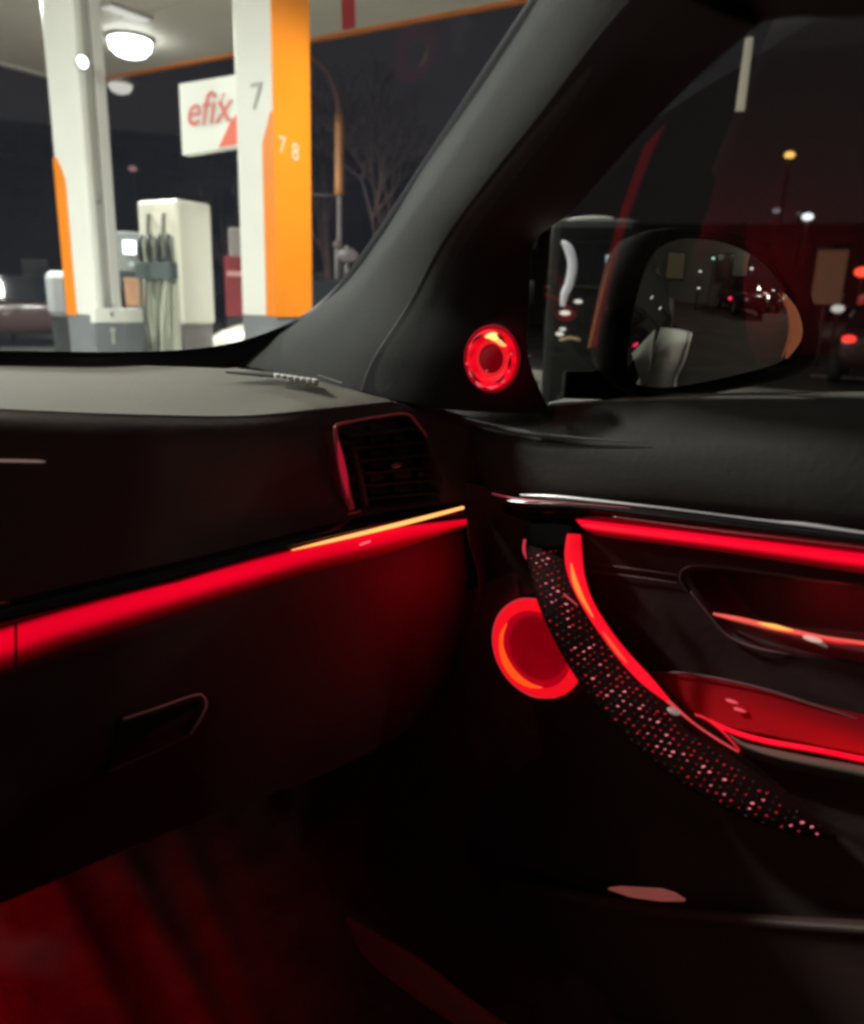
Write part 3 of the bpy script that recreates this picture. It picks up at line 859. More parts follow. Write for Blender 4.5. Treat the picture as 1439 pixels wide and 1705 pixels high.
# --- the rest of the cabin shell: keeps stray light out as the real car does
SHELL = mat('black carpet lining', (.02, .018, .018), .9)
def panel(name, c, h): return box(name, V(c), (XA, YA, ZA), h, SHELL, car, .004)
panel('bulkhead', (0, 1.50, .62), (1.04, .02, .42))
panel('driver_side_dashboard', (-.37, 1.135, .78), (.60, .29, .25))
panel('cabin_floor', (0, -.65, .10), (1.02, .95, .02))
panel('driver_side_panel', (-.98, -.2, .62), (.02, 1.6, .42))
panel('passenger_outer_panel', (1.035, -.2, .60), (.012, 1.6, .40))
panel('rear_bulkhead', (0, -1.7, .70), (1.0, .02, .50))
for sd_ in (-1, 1):
    panel('front_seat', (sd_ * .0 - .42 if sd_ < 0 else .45, -.62, .75), (.24, .07, .45))

# --- dashboard: soft top
def ys(*p): return [Y(*q) for q in p]
def xs(*p): return [X(*q) for q in p]
dt_rows = [
    ys((-160, 604, 1.32), (0, 604, 1.30), (200, 608, 1.26), (400, 615, 1.12), (500, 628, 1.00), (585, 648, .90)),
    ys((-160, 640, 1.10), (0, 642, 1.09), (200, 648, 1.07), (400, 655, 1.0), (520, 655, .93), (612, 656, .865)),
    ys((-160, 668, .97), (0, 672, .97), (200, 680, .96), (400, 683, .925), (530, 672, .885), (640, 663, .84)),
    ys((-160, 676, .94), (0, 681, .94), (200, 689, .93), (400, 692, .90), (540, 680, .865), (655, 668, .825)),
]
dtop = loft('dashboard_top', dt_rows, DASHTOP, car, 90, 50, None, 0.004)
loft('cowl', [dt_rows[0], [V((p.x, p.y + .03, p.z - .012)) for p in dt_rows[0]], [V((min(p.x, 1.0), 1.50, 1.03)) for p in dt_rows[0]]], FRIT, car, 40, 8, None, .004)
box('cowl_panel', V((-.28, 1.25, 1.0)), (XA, YA, ZA), (.72, .27, .01), FRIT, car)
# defroster slot with teeth
slot = [ys((375, 622, 1.075), (430, 622, 1.05), (480, 627, 1.00), (528, 637, .945)), ys((378, 624, 1.07), (430, 629, 1.03), (480, 636, .985), (530, 645, .925))]
dv = loft('defroster_slot', [[p + ZA * .004 for p in r] for r in slot], FRIT, dtop, 30, 4, None, .002)
for i in range(7):
    k = i / 6
    p = Y(462 + 62 * k, 632 + 9 * k, 1.005 - .075 * k) + ZA * .006
    box('fin', p, (V((.85, -.5, 0)).normalized(), V((.5, .85, 0)).normalized(), ZA), (.0042, .012, .003), mat('pale vent fin', (.75, .75, .72), .5), dv, .001)
tube('slot_lip', [Y(440, 633, 1.015) + ZA * .004, Y(480, 639, .975) + ZA * .004, Y(530, 646, .92) + ZA * .004], [.0008, .0022, .001], mat('pale vent lip', (.7, .7, .68), .5), dv, 16, 6)
tube('corner_seam', [Y(530, 628, .96) + ZA * .003, Y(573, 642, .905) + ZA * .003], [.0005, .0012], mat('seam grey', (.5, .5, .5), .5), dtop, 8, 6)

# --- dashboard face
fas_rows = [
    ys((-160, 678, .935), (0, 683, .935), (200, 691, .925), (400, 694, .895), (540, 682, .86), (655, 670, .82), (730, 680, .77), (800, 700, .725)),
    ys((-160, 720, .90), (0, 725, .90), (200, 735, .895), (400, 735, .87), (560, 722, .835), (655, 715, .80), (740, 715, .76), (810, 730, .715)),
    ys((-160, 860, .88), (0, 865, .88), (200, 860, .87), (400, 850, .85), (560, 820, .82), (660, 800, .79), (740, 790, .755), (812, 780, .715)),
    ys((-160, 1050, .86), (0, 1012, .86), (200, 962, .85), (400, 920, .825), (560, 878, .80), (660, 858, .775), (740, 842, .75), (806, 830, .715)),
]
VENT = [(560, 706), (682, 690), (712, 728), (742, 800), (735, 836), (588, 852)]
def inpoly(x, y, P):
    ins = False; dmin = 1e9; n = len(P)
    for i in range(n):
        x0, y0 = P[i]; x1, y1 = P[(i + 1) % n]
        if (y0 > y) != (y1 > y) and x < (x1 - x0) * (y - y0) / (y1 - y0) + x0: ins = not ins
        tt = max(0, min(1, ((x - x0) * (x1 - x0) + (y - y0) * (y1 - y0)) / ((x1 - x0) ** 2 + (y1 - y0) ** 2)))
        dmin = min(dmin, sqrt((x - x0 - tt * (x1 - x0)) ** 2 + (y - y0 - tt * (y1 - y0)) ** 2))
    return dmin if ins else -dmin
def dent(P, edge_px, depth, vec):
    def fn(p):
        x, y = proj(p)
        d = inpoly(x, y, P)
        if d <= 0: return p
        k = min(1, d / edge_px)
        return p + vec * depth * (k * k * (3 - 2 * k))
    return fn
dash = loft('dashboard_face', fas_rows, FASCIA, car, 220, 90, dent(VENT, 9, .035, YA), 0)
# vent outline, slats, thumbwheel
RTRIM = mat('satin trim with red reflection', (.32, .10, .11), .35, metal=.6, em=(1, .06, .10), es=.045)  # red colour and emission paint the light strip reflected in the frame
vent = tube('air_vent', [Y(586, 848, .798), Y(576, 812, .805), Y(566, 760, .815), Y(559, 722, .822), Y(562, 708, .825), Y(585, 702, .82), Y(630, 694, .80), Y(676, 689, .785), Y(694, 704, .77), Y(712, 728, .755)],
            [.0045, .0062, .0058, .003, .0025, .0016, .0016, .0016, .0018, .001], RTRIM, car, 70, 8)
tube('vent_reflection', [Y(563, 735, .812), Y(568, 765, .808), Y(574, 795, .803), Y(580, 828, .797)], [.0006, .0040, .0044, .0010], emit('vent reflection glow', (1, .02, .07), .32), vent, 24, 8)  # emissive tube paints the stronger red reflection on the left side
for i in range(6):
    k = i / 5
    y0 = 722 + 106 * k
    xl, xr = 580 + 14 * k, 704 + 26 * k
    a, b = Y(xl, y0 + 4, .822 - .01 * k), Y(xr, y0 - 8, .776 - .015 * k)
    mid = (a + b) / 2; ax = (b - a).normalized()
    box('slat', mid + YA * .008, (ax, YA, ZA), ((b - a).length / 2, .010, .0017), SAIL, vent, .0006)
for i in range(3):
    xx = 612 + 40 * i
    box('vane', Y(xx, 770, .825 - .015 * i), (XA, YA, ZA), (.0012, .006, .055), SAIL, vent)
ball('thumb_tab', Y(661, 775, .775), .010, mat('thumb tab satin', (.4, .25, .26), .3, metal=.5), vent, (1.2, .6, .42))
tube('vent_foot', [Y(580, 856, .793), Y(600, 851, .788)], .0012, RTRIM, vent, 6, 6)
tube('inner_wall', [Y(588, 742, .822), Y(600, 800, .812), Y(608, 845, .802)], [.004, .006, .007], mat('inner vent wall', (.07, .035, .03), .5), vent, 14, 8)
# bright line of the display edge
tube('chrome_line', [Y(-160, 766, .893), Y(0, 767, .892), Y(60, 768, .889), Y(76, 769, .888)], [.0016, .0016, .0014, .0005], mat('chrome line with warm reflection glow', (.85, .7, .6), .4, metal=.3, em=(.9, .6, .5), es=.18), dash, 20, 6)  # emission paints the light reflected by the chrome
# gloss trim above the light
tr_rows = [ys((-160, 1040, .850), (0, 1003, .850), (180, 962, .842), (400, 910, .82), (540, 874, .795), (660, 850, .770), (776, 836, .728)),
           ys((-160, 1070, .832), (0, 1026, .832), (180, 985, .824), (400, 928, .802), (540, 892, .777), (660, 868, .752), (778, 850, .712)),
           ys((-160, 1088, .836), (0, 1046, .836), (180, 1002, .828), (400, 944, .806), (540, 905, .781), (660, 877, .756), (778, 858, .716))]
trim = loft('dashboard_trim', tr_rows, PIANO, car, 90, 14, None, .003)
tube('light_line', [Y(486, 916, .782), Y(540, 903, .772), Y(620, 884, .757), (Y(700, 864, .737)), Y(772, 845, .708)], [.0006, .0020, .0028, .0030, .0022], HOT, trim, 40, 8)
tube('edge_glint', [Y(-60, 1010, .842), Y(8, 1004, .842), Y(12, 1003, .842)], .0012, CHROME, trim, 6, 6)
# the red light band: two segments with a seam at the left
def band(x0, x1, name='light_strip'):
    tp = [(-640, 1225, .834), (-160, 1092, .834), (0, 1050, .834), (100, 1020, .830), (300, 966, .818), (500, 913, .788), (640, 880, .760), (778, 864, .714)]
    bt = [(-640, 1365, .830), (-160, 1166, .830), (0, 1114, .830), (100, 1076, .826), (300, 1014, .814), (500, 953, .784), (640, 918, .756), (778, 876, .712)]
    def samp(L, x):
        for i in range(len(L) - 1):
            if L[i][0] <= x <= L[i + 1][0]:
                k = (x - L[i][0]) / (L[i + 1][0] - L[i][0])
                return tuple(L[i][q] + (L[i + 1][q] - L[i][q]) * k for q in range(3))
    def rw(f):
        push = -.006 * sin(pi * max(0, min(1, f)))
        out = []
        for i in range(40):
            x = x0 + (x1 - x0) * i / 39
            a, b = samp(tp, x), samp(bt, x)
            out.append(Y(x, a[1] + (b[1] - a[1]) * f, a[2] + (b[2] - a[2]) * f + push))
        return out
    fs_ = [-.06, .0, .08, .2, .35, .5, .62, .74, .84, .94, 1.04, 1.16, 1.3, 1.45]
    pr_ = [.10, .40, .85, 1.0, 1.0, .98, .92, .80, .58, .36, .20, .10, .045, .0]
    G = [rw(f * .76) for f in fs_]
    o = link(name, grid_mesh(name, G), STRIP, trim)
    glow_fade(o, 40, pr_)
    return o
band(-640, 24)
band(29, 777)
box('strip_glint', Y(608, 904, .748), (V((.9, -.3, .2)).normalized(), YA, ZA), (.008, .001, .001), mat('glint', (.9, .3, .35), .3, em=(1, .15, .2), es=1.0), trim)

loft('dashboard_end_cap', [xs((772, 800, .955), (830, 815, .975), (900, 830, .985)), xs((776, 850, .955), (812, 860, .972), (880, 880, .985)), xs((782, 900, .955), (812, 930, .985), (860, 950, .992)), xs((796, 985, .965), (812, 1020, .985), (850, 1060, .995)), xs((745, 1130, .985), (790, 1200, .99), (830, 1230, .998))], mat('maroon plastic', (.07, .03, .032), .6, noise=.15, scale=8), car, 30, 40, None, .003)
# --- glove box and lower dashboard
gl_rows = [
    ys((-160, 1166, .835), (0, 1116, .835), (300, 1016, .822), (500, 955, .795), (640, 920, .770), (745, 892, .745), (800, 885, .725)),
    ys((-160, 1240, .81), (0, 1195, .81), (300, 1090, .80), (500, 1030, .785), (640, 995, .765), (750, 968, .745), (818, 950, .725)),
    ys((-160, 1400, .80), (0, 1350, .80), (300, 1240, .795), (500, 1180, .785), (640, 1130, .775), (740, 1075, .755), (806, 1035, .74)),
    ys((-160, 1560, .80), (0, 1505, .80), (250, 1398, .80), (430, 1330, .80), (560, 1280, .79), (680, 1215, .775), (760, 1130, .76)),
]
glove = loft('glove_box', gl_rows, LOWER, car, 110, 60, None, 0)
# under side of the lower dashboard
loft('dashboard_underside', [gl_rows[3], [p + V((0, .18, .03)) for p in gl_rows[3]], [p + V((0, .40, .05)) for p in gl_rows[3]]], LOWER, car, 50, 10, None, 0)
GH = mat('handle edge with painted reflection', (.8, .76, .74), .35)  # pale colour paints the outside light reflected along the edge
tube('handle_edge', [Y(205, 1197, .789), Y(260, 1179, .789), Y(322, 1158, .789), Y(338, 1159, .789), Y(343, 1174, .789), Y(334, 1196, .789), Y(318, 1222, .790)], [.0012, .0014, .0015, .0016, .0018, .0018, .0012], GH, glove, 60, 8)
tube('handle_edge', [Y(318, 1222, .790), Y(270, 1246, .790), Y(178, 1286, .790)], [.0012, .0016, .0022], mat('dull handle lip', (.12, .08, .085), .5), glove, 20, 8)
loft('handle_recess', [ys((200, 1202, .792), (330, 1162, .792)), ys((190, 1240, .797), (330, 1200, .797)), ys((180, 1282, .792), (300, 1232, .792))], FRIT, glove, 20, 12, None, .001)

# --- footwell
def carpet_fn(p):
    x, y = proj(p)
    k = 0.0
    for cx0, cy0, slope, wd, am in ((215, 1450, .55, 36, .020), (305, 1400, .42, 28, .015), (110, 1500, .5, 34, .010), (400, 1400, .38, 34, .010), (520, 1400, .4, 44, .008)):
        dx = (x - cx0 - (y - cy0) * slope) / wd
        k += am * math.exp(-dx * dx)
    return p - ray(x, y) * k
def cw(*pp):
    out = []
    for x, y, v in pp:
        p = Y(x, y, v)
        p = p if p.x < .978 else X(x, y, .978)
        if p.z < .17: p = Z(x, y, .17)
        out.append(p)
    return out
cp_rows = [
    cw((-200, 1380, 1.16), (0, 1340, 1.16), (250, 1260, 1.14), (450, 1150, 1.08), (620, 1050, 1.0), (740, 1000, .9), (860, 950, .8)),
    cw((-200, 1560, 1.08), (0, 1520, 1.08), (260, 1450, 1.06), (470, 1400, 1.0), (640, 1330, .96), (760, 1280, .9), (900, 1240, .8)),
    cw((-200, 1680, .97), (0, 1660, .97), (280, 1620, .96), (480, 1570, .95), (640, 1530, .92), (780, 1500, .8), (960, 1480, .7)),
    cw((-200, 1900, .78), (0, 1890, .78), (300, 1870, .77), (560, 1840, .88), (740, 1800, .86), (880, 1790, .80), (1050, 1780, .6)),
]
loft('footwell_carpet', cp_rows, CARPET, car, 200, 110, carpet_fn, 0)
FL = bpy.data.lights.new('footwell_light', 'AREA')
FL.energy = 2.3; FL.spread = radians(140); FL.size = .22; FL.size_y = .10; FL.shape = 'RECTANGLE'; FL.color = (1, .0, .03)
fo = bpy.data.objects.new('footwell_light', FL); col.objects.link(fo); fo.parent = car
lp = V((.02, .90, .50)); fo.location = lp
fo.rotation_euler = (V((.02, 1.0, .1)) - lp).to_track_quat('-Z', 'Y').to_euler()
box('footwell_lamp', lp + ZA * .012, (XA, YA, ZA), (.055, .025, .008), emit('footwell lamp', RED, 1.5), car)

# --- door: window ledge, pad
shelf0 = [X(x, y, 1.035) for x, y in ((914, 672), (960, 669), (1060, 664), (1160, 661), (1300, 660), (1600, 661))]
shelf1 = [Z(x, y, shelf0[k].z - .001) for k, (x, y) in enumerate(((919, 671), (962, 658), (1060, 655), (1160, 655), (1300, 652.5), (1600, 652)))]
loft('window_gleam_ledge', [shelf0, [(a + b) / 2 + ZA * .002 for a, b in zip(shelf0, shelf1)], shelf1], mat('pale gleam colour', (.88, .88, .80), .35, noise=.06), car, 40, 6, None, .004)  # pale colour and flat shape stand in for the chrome moulding gleam
pad_rows = [
    xs((690, 672, .985), (780, 684, .995), (918, 674, 1.0), (1100, 667, 1.0), (1439, 664, 1.0), (1600, 664, 1.0)),
    xs((690, 676, .965), (768, 697, .973), (870, 708, .981), (1050, 697, .988), (1439, 692, .988), (1600, 692, .988)),
    xs((694, 684, .957), (776, 712, .960), (880, 732, .959), (1050, 738, .958), (1439, 742, .956), (1600, 744, .956)),
    xs((722, 705, .965), (800, 750, .958), (900, 770, .953), (1100, 788, .944), (1439, 800, .942), (1600, 806, .942)),
    xs((750, 745, .985), (815, 795, .965), (900, 806, .952), (1100, 826, .943), (1439, 856, .940), (1600, 872, .940)),
    xs((770, 790, .985), (820, 824, .970), (900, 826, .957), (1100, 848, .952), (1439, 888, .952), (1600, 908, .952)),
]
door_pad = loft('door_top_pad', pad_rows, mat('black door pad vinyl', (.045, .041, .038), .65, spec=.3, noise=.15, scale=9, bump=.3), car, 90, 60, None, .005)
pip = tube('pad_piping', [X(690, 675, .955), X(735, 690, .953), X(800, 706, .952), X(880, 721, .951), X(980, 731, .951), X(1080, 737, .952)], [.0025, .0042, .0040, .0034, .002, .0004], mat('grey piping', (.11, .11, .115), .7), door_pad, 26, 8)
# gloss rail with chrome line
rail_rows = [
    xs((822, 824, .958), (880, 826, .950), (960, 832, .943), (1200, 858, .940), (1439, 888, .940), (1600, 908, .940)),
    xs((832, 834, .945), (890, 842, .938), (980, 848, .933), (1200, 873, .930), (1439, 903, .930), (1600, 923, .930)),
    xs((850, 850, .955), (900, 862, .948), (980, 866, .945), (1200, 890, .942), (1439, 920, .942), (1600, 942, .942)),
]
rail = loft('door_rail', rail_rows, PIANO, car, 80, 16, None, .003)
tube('chrome_line', [X(820, 822, .955), X(870, 832, .942), X(930, 836, .938), X(1050, 846, .935)], [.0012, .0012, .0006, .0004], mat('chrome line with red reflection glow', (.7, .25, .28), .3, metal=.5, em=(.8, .1, .15), es=.25), rail, 30, 6)  # red tint and emission paint the reflected strip light
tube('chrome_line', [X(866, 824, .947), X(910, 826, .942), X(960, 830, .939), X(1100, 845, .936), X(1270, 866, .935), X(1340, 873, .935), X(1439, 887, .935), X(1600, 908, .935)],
     [.0008, .0022, .0020, .0010, .0010, .0020, .0014, .001], mat('chrome line with reflection glow', (.9, .9, .9), .35, metal=.8, em=(.9, .85, .85), es=.22), rail, 60, 6)  # outside lamps reflected in the chrome are painted as emission
tube('chrome_line', [X(1020, 860, .930), X(1200, 884, .929), X(1330, 899, .929), X(1600, 932, .929)], [.0004, .0010, .0007, .0006], mat('dull chrome line', (.5, .4, .4), .3, metal=.8), rail, 40, 6)
# door light strip
st_rows = [
    xs((958, 864, .950), (1000, 868, .946), (1200, 892, .943), (1439, 921, .943), (1600, 941, .943)),
    xs((966, 872, .944), (1005, 876, .939), (1200, 900, .936), (1439, 931, .936), (1600, 951, .936)),
    xs((976, 880, .944), (1010, 885, .940), (1200, 909, .937), (1439, 943, .937), (1600, 963, .937)),
]
def drow(f):
    return [st_rows[0][i] + (st_rows[2][i] - st_rows[0][i]) * f * 1.45 - XA * (.004 * sin(pi * max(0, min(1, f)))) for i in range(5)]
fs_ = [-.08, .0, .08, .2, .35, .5, .62, .74, .84, .94, 1.04, 1.16, 1.3, 1.5]
G = [cr(drow(f * .72), 70) for f in fs_]
ds = link('door_light_strip', grid_mesh('door_light_strip', G), STRIPD, car)
glow_fade(ds, 70, [.05, .30, .75, 1.0, 1.0, .95, .85, .68, .50, .33, .20, .10, .04, .0], (0.0, 1))

# --- door card
card_rows = [
    xs((826, 846, .962), (880, 868, .966), (975, 888, .950), (1200, 918, .945), (1439, 952, .945), (1620, 980, .945)),
    xs((812, 900, .975), (880, 930, .972), (985, 945, .962), (1200, 975, .955), (1439, 1010, .955), (1620, 1035, .955)),
    xs((815, 1000, .985), (900, 1010, .980), (1020, 1020, .965), (1200, 1045, .958), (1439, 1090, .952), (1620, 1120, .95)),
    xs((790, 1100, .985), (900, 1100, .980), (1050, 1105, .968), (1200, 1120, .962), (1439, 1175, .955), (1620, 1215, .955)),
    xs((740, 1240, .985), (880, 1240, .980), (1050, 1240, .97), (1250, 1250, .96), (1439, 1290, .955), (1620, 1320, .95)),
    xs((660, 1380, .985), (850, 1400, .970), (1050, 1400, .95), (1250, 1410, .93), (1439, 1440, .92), (1620, 1460, .91)),
    xs((600, 1520, .985), (780, 1560, .960), (1000, 1600, .93), (1250, 1640, .90), (1439, 1680, .88), (1620, 1720, .87)),
    xs((640, 1720, .985), (800, 1790, .950), (1050, 1850, .90), (1250, 1900, .86), (1439, 1950, .82), (1620, 1990, .80)),
]
RECESS = [(1142, 950), (1170, 944), (1300, 958), (1439, 975), (1640, 1003), (1640, 1150), (1439, 1104), (1330, 1092), (1260, 1079), (1215, 1060), (1185, 1025), (1160, 985)]
door = loft('door_panel', card_rows, DCARD, car, 200, 200, dent(RECESS, 26, .05, XA), 0)
tube('recess_rim', [X(1145, 985, .955), X(1133, 962, .955), (X(1148, 944, .954)), X(1200, 944, .952), X(1300, 957, .951), X(1439, 976, .951), X(1620, 1002, .951)], [.001, .0022, .0026, .0022, .002, .002, .002], mat('rim vinyl', (.075, .055, .055), .5), door, 60, 8)
tube('recess_rim', [X(1150, 985, .955), X(1186, 1030, .953), X(1215, 1060, .953), X(1260, 1079, .952), X(1320, 1090, .952)], [.0008, .0012, .0016, .0016, .0008], mat('rosy rim', (.22, .12, .13), .4), door, 40, 8)
for k, (dy, e_) in enumerate(((0, .0014), (13, .0012))):
    tube('panel_seam', [X(985, 938 + dy, .958), X(1060, 948 + dy, .955), X(1130, 958 + dy, .953)], [.0004, e_, .0006], mat('seam highlight', (.13, .085, .085), .4), door, 20, 6)
# inner door handle
hr = [xs((1188, 1020, .958), (1250, 1034, .950), (1320, 1050, .948), (1439, 1070, .946), (1620, 1096, .946)),
      xs((1192, 1026, .950), (1250, 1042, .940), (1320, 1062, .938), (1439, 1086, .938), (1620, 1115, .938)),
      xs((1196, 1030, .956), (1255, 1058, .952), (1330, 1082, .952), (1439, 1104, .952), (1620, 1135, .952))]
dh = loft('door_handle', hr, mat('red lit handle lever', (.20, .05, .055), .3, coat=.3), car, 60, 14, None, .003)
tube('lever_highlight', [X(1188, 1022, .951), X(1230, 1031, .945), X(1300, 1047, .940), X(1370, 1061, .938), X(1439, 1071, .938), X(1620, 1098, .938)], [.0012, .0030, .0032, .0020, .0020, .002], emit('lever edge highlight', (1, .10, .07), .95), dh, 50, 8)  # emission paints the highlight along the lever
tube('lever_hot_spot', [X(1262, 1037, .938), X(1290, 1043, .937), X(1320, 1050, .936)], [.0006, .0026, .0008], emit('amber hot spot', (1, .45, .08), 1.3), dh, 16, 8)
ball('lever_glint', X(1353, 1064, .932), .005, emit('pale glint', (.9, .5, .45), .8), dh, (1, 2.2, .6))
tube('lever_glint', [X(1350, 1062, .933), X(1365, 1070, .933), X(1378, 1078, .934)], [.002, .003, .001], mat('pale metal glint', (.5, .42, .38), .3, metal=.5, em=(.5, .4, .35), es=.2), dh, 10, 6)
ld = bpy.data.lights.new('handle_light', 'AREA'); ld.energy = .11; ld.size = .10; ld.size_y = .01; ld.shape = 'RECTANGLE'; ld.color = (1, .02, .04)
lo = bpy.data.objects.new('handle_light', ld); col.objects.link(lo); lo.parent = car
lo.location = X(1330, 962, .955); lo.rotation_euler = (X(1360, 1040, 1.0) - lo.location).to_track_quat('-Z', 'Y').to_euler()

# --- armrest tray: red lit surface with a bright front edge and beige nosing
tray_rows = [
    xs((1085, 1118, .955), (1150, 1122, .957), (1260, 1144, .957), (1360, 1172, .955), (1439, 1190, .955), (1620, 1230, .955)),
    xs((1100, 1150, .940), (1160, 1160, .935), (1260, 1180, .930), (1360, 1205, .925), (1439, 1222, .925), (1620, 1262, .925)),
    xs((1130, 1185, .925), (1190, 1205, .912), (1270, 1222, .905), (1360, 1240, .900), (1439, 1256, .900), (1620, 1290, .90)),
]
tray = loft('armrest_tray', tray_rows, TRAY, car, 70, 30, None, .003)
tube('tray_rim', [X(1085, 1120, .948), X(1150, 1122, .948), X(1260, 1144, .948), X(1360, 1175, .946), X(1428, 1197, .946)], [.0008, .0016, .0016, .0014, .0008], mat('rosy rim', (.2, .1, .1), .4), tray, 40, 6)
led_rows = [
    xs((1180, 1196, .908), (1215, 1212, .903), (1270, 1228, .898), (1360, 1244, .893), (1439, 1260, .893), (1620, 1296, .893)),
    xs((1190, 1208, .903), (1225, 1223, .898), (1275, 1237, .893), (1360, 1252, .889), (1439, 1268, .889), (1620, 1304, .889)),
]
loft('tray_light_edge', led_rows, led('tray light guide', RED, 1.1, .15, 5), tray, 50, 6, None, .002)
nose = [
    xs((1215, 1222, .900), (1240, 1236, .895), (1290, 1248, .890), (1360, 1262, .886), (1439, 1276, .886), (1620, 1312, .886)),
    xs((1225, 1236, .893), (1250, 1248, .887), (1295, 1262, .880), (1360, 1276, .878), (1439, 1292, .878), (1620, 1328, .878)),
    xs((1230, 1246, .905), (1255, 1262, .90), (1300, 1276, .893), (1360, 1290, .89), (1439, 1308, .89), (1620, 1344, .89)),
]
loft('armrest_nosing', nose, BEIGE, car, 50, 14, None, .003)
for i, (x, y) in enumerate(((1219, 1168), (1232, 1182))):
    ball('window_switch', X(x, y, .918), .0045, mat('rosy switch', (.5, .12, .14), .4, em=(1, .08, .12), es=.5), tray, (.8, 1.8, .4))
tube('finger_loop', [X(1130, 1190, .908), X(1165, 1192, .906), (X(1200, 1215, .900)), X(1232, 1250, .893)], [.0010, .0016, .0016, .0012], mat('red lit loop', (.6, .05, .06), .3, em=RED, es=.45), tray, 30, 6)

ld = bpy.data.lights.new('tray_light', 'AREA'); ld.energy = .045; ld.size = .30; ld.size_y = .01; ld.shape = 'RECTANGLE'; ld.color = (1, .0, .03)
lo = bpy.data.objects.new('tray_light', ld); col.objects.link(lo); lo.parent = car
lo.location = X(1345, 1196, .897); lo.rotation_euler = (radians(0), 0, radians(90))
# --- pull strap
cl = [(906, 896, 33), (915, 935, 36), (936, 990, 42), (965, 1045, 46), (1005, 1105, 49), (1055, 1165, 50), (1115, 1222, 49), (1185, 1277, 46), (1262, 1328, 35), (1330, 1366, 20), (1392, 1394, 3)]
sx = [.955, .93, .905, .895, .89, .885, .885, .885, .885, .89, .90]
sp_ = [X(x, y, sx[i]) for i, (x, y, w_) in enumerate(cl)]
sr_ = [w_ * (sp_[i] - C).length / F for i, (x, y, w_) in enumerate(cl)]
strap = tube('pull_handle', sp_, sr_, mat('black quilted strap', (.022, .007, .008), .7, spec=.12, noise=.2, scale=20, bump=.3), car, 90, 24, .38)
# small light points set into the strap
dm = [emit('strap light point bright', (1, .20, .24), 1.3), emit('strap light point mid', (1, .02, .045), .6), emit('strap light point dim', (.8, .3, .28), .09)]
S = cr(sp_, 400); SRr = [q.x for q in cr([V((r, 0, 0)) for r in sr_], 400)]
L = [0]
for i in range(1, 400): L.append(L[-1] + (S[i] - S[i - 1]).length)
vs, fs, mi = [], [], []
step = .0092
nrow = int(L[-1] / step)
rnd = random.Random(11)
for j in range(3, nrow):
    s = j * step + rnd.uniform(-.0012, .0012)
    i = min(range(400), key=lambda q: abs(L[q] - s))
    if i < 8: continue
    p = S[i]; tt = (S[min(i + 1, 399)] - S[i - 1]).normalized(); vw = (p - C).normalized()
    a = tt.cross(vw).normalized(); b = a.cross(tt).normalized()
    if b.dot(C - p) < 0: b = -b
    r = SRr[i]
    nn = max(1, int(2 * r / .0082))
    for q in range(nn + 1):
        u = ((q + (.5 if j % 2 else 0)) / max(nn, 1)) * 2 - 1
        u += rnd.uniform(-.05, .05)
        # the points fill the strap except the plain margin on the upper side
        side = u if (a.dot(UP) > 0) else -u
        if side > .48 or side < -.93: continue
        c = p + a * (r * u) + b * (r * .38 * sqrt(max(0, 1 - u * u)) + .0008)
        ce = abs(side + .22)
        pb = rnd.random()
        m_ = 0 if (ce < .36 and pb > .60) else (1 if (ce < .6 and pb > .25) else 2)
        hx = (.0024, .0019, .0016)[m_] * rnd.uniform(.6, 1.25); hy = hx * .38
        rx_ = (RT * .98 + UP * (-.06 if rnd.random() < .6 else .2)).normalized(); up_ = rx_.cross(vw).normalized()
        k = len(vs)
        for g_ in range(6):
            vs.append(tuple(c + rx_ * hx * cos(g_ * pi / 3) + up_ * hy * sin(g_ * pi / 3)))
        vs.append(tuple(c + b * .0014))
        for g_ in range(6):
            fs.append((k + g_, k + (g_ + 1) % 6, k + 6)); mi.append(m_)
me = bpy.data.meshes.new('light_point'); me.from_pydata(vs, [], fs)
for m_ in dm: me.materials.append(m_)
for f_, i in zip(me.polygons, mi): f_.material_index = i
o = link('light_points', me, None, strap, False); o['kind'] = 'stuff'
# glowing edges of the strap
GE = led('strap light guide', (1, .006, .022), 1.0, .2, 14)
ge = tube('strap_light_edge', [X(956, 890, .915), X(955, 925, .905), X(961, 962, .895), X(978, 1004, .885), X(1008, 1052, .880), X(1042, 1096, .876), (X(1078, 1134, .874)), X(1112, 1166, .873)],
     [.0095, .0120, .0105, .0080, .0072, .0074, .0068, .0026], GE, strap, 60, 12, .5)
tube('hot_core', [X(951, 938, .888), X(957, 966, .882), X(969, 995, .875), X(988, 1028, .870)], [.0006, .0032, .0028, .0006], emit('orange core', (1, .20, .03), 1.3), ge, 24, 8)
tube('hot_core', [X(1004, 1052, .868), X(1024, 1080, .866), X(1044, 1104, .864)], [.0006, .0022, .0006], emit('orange core soft', (1, .09, .03), 1.1), ge, 16, 8)
tube('strap_light_edge', [X(1100, 1156, .892), X(1150, 1200, .888), X(1190, 1228, .886), X(1230, 1252, .885)], [.0030, .0014, .0013, .0009], emit('rosy edge', (1, .08, .09), .7), strap, 24, 8)
tube('strap_light_edge', [X(874, 898, .93), X(873, 918, .925), X(884, 938, .918), X(912, 965, .905), X(940, 990, .895), X(962, 1008, .885)], [.0020, .0022, .0016, .0014, .0012, .0008], emit('rosy thin edge', (1, .06, .10), .55), strap, 30, 8)
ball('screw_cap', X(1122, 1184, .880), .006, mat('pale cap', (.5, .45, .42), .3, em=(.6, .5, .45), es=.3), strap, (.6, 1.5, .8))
# strap socket at the rail
loft('strap_socket', [xs((874, 874, .945), (915, 872, .942), (955, 876, .94)), xs((872, 905, .93), (912, 912, .925), (950, 908, .925))], mat('socket black', (.006, .006, .006), .95, spec=.03), car, 16, 8, None, .01)

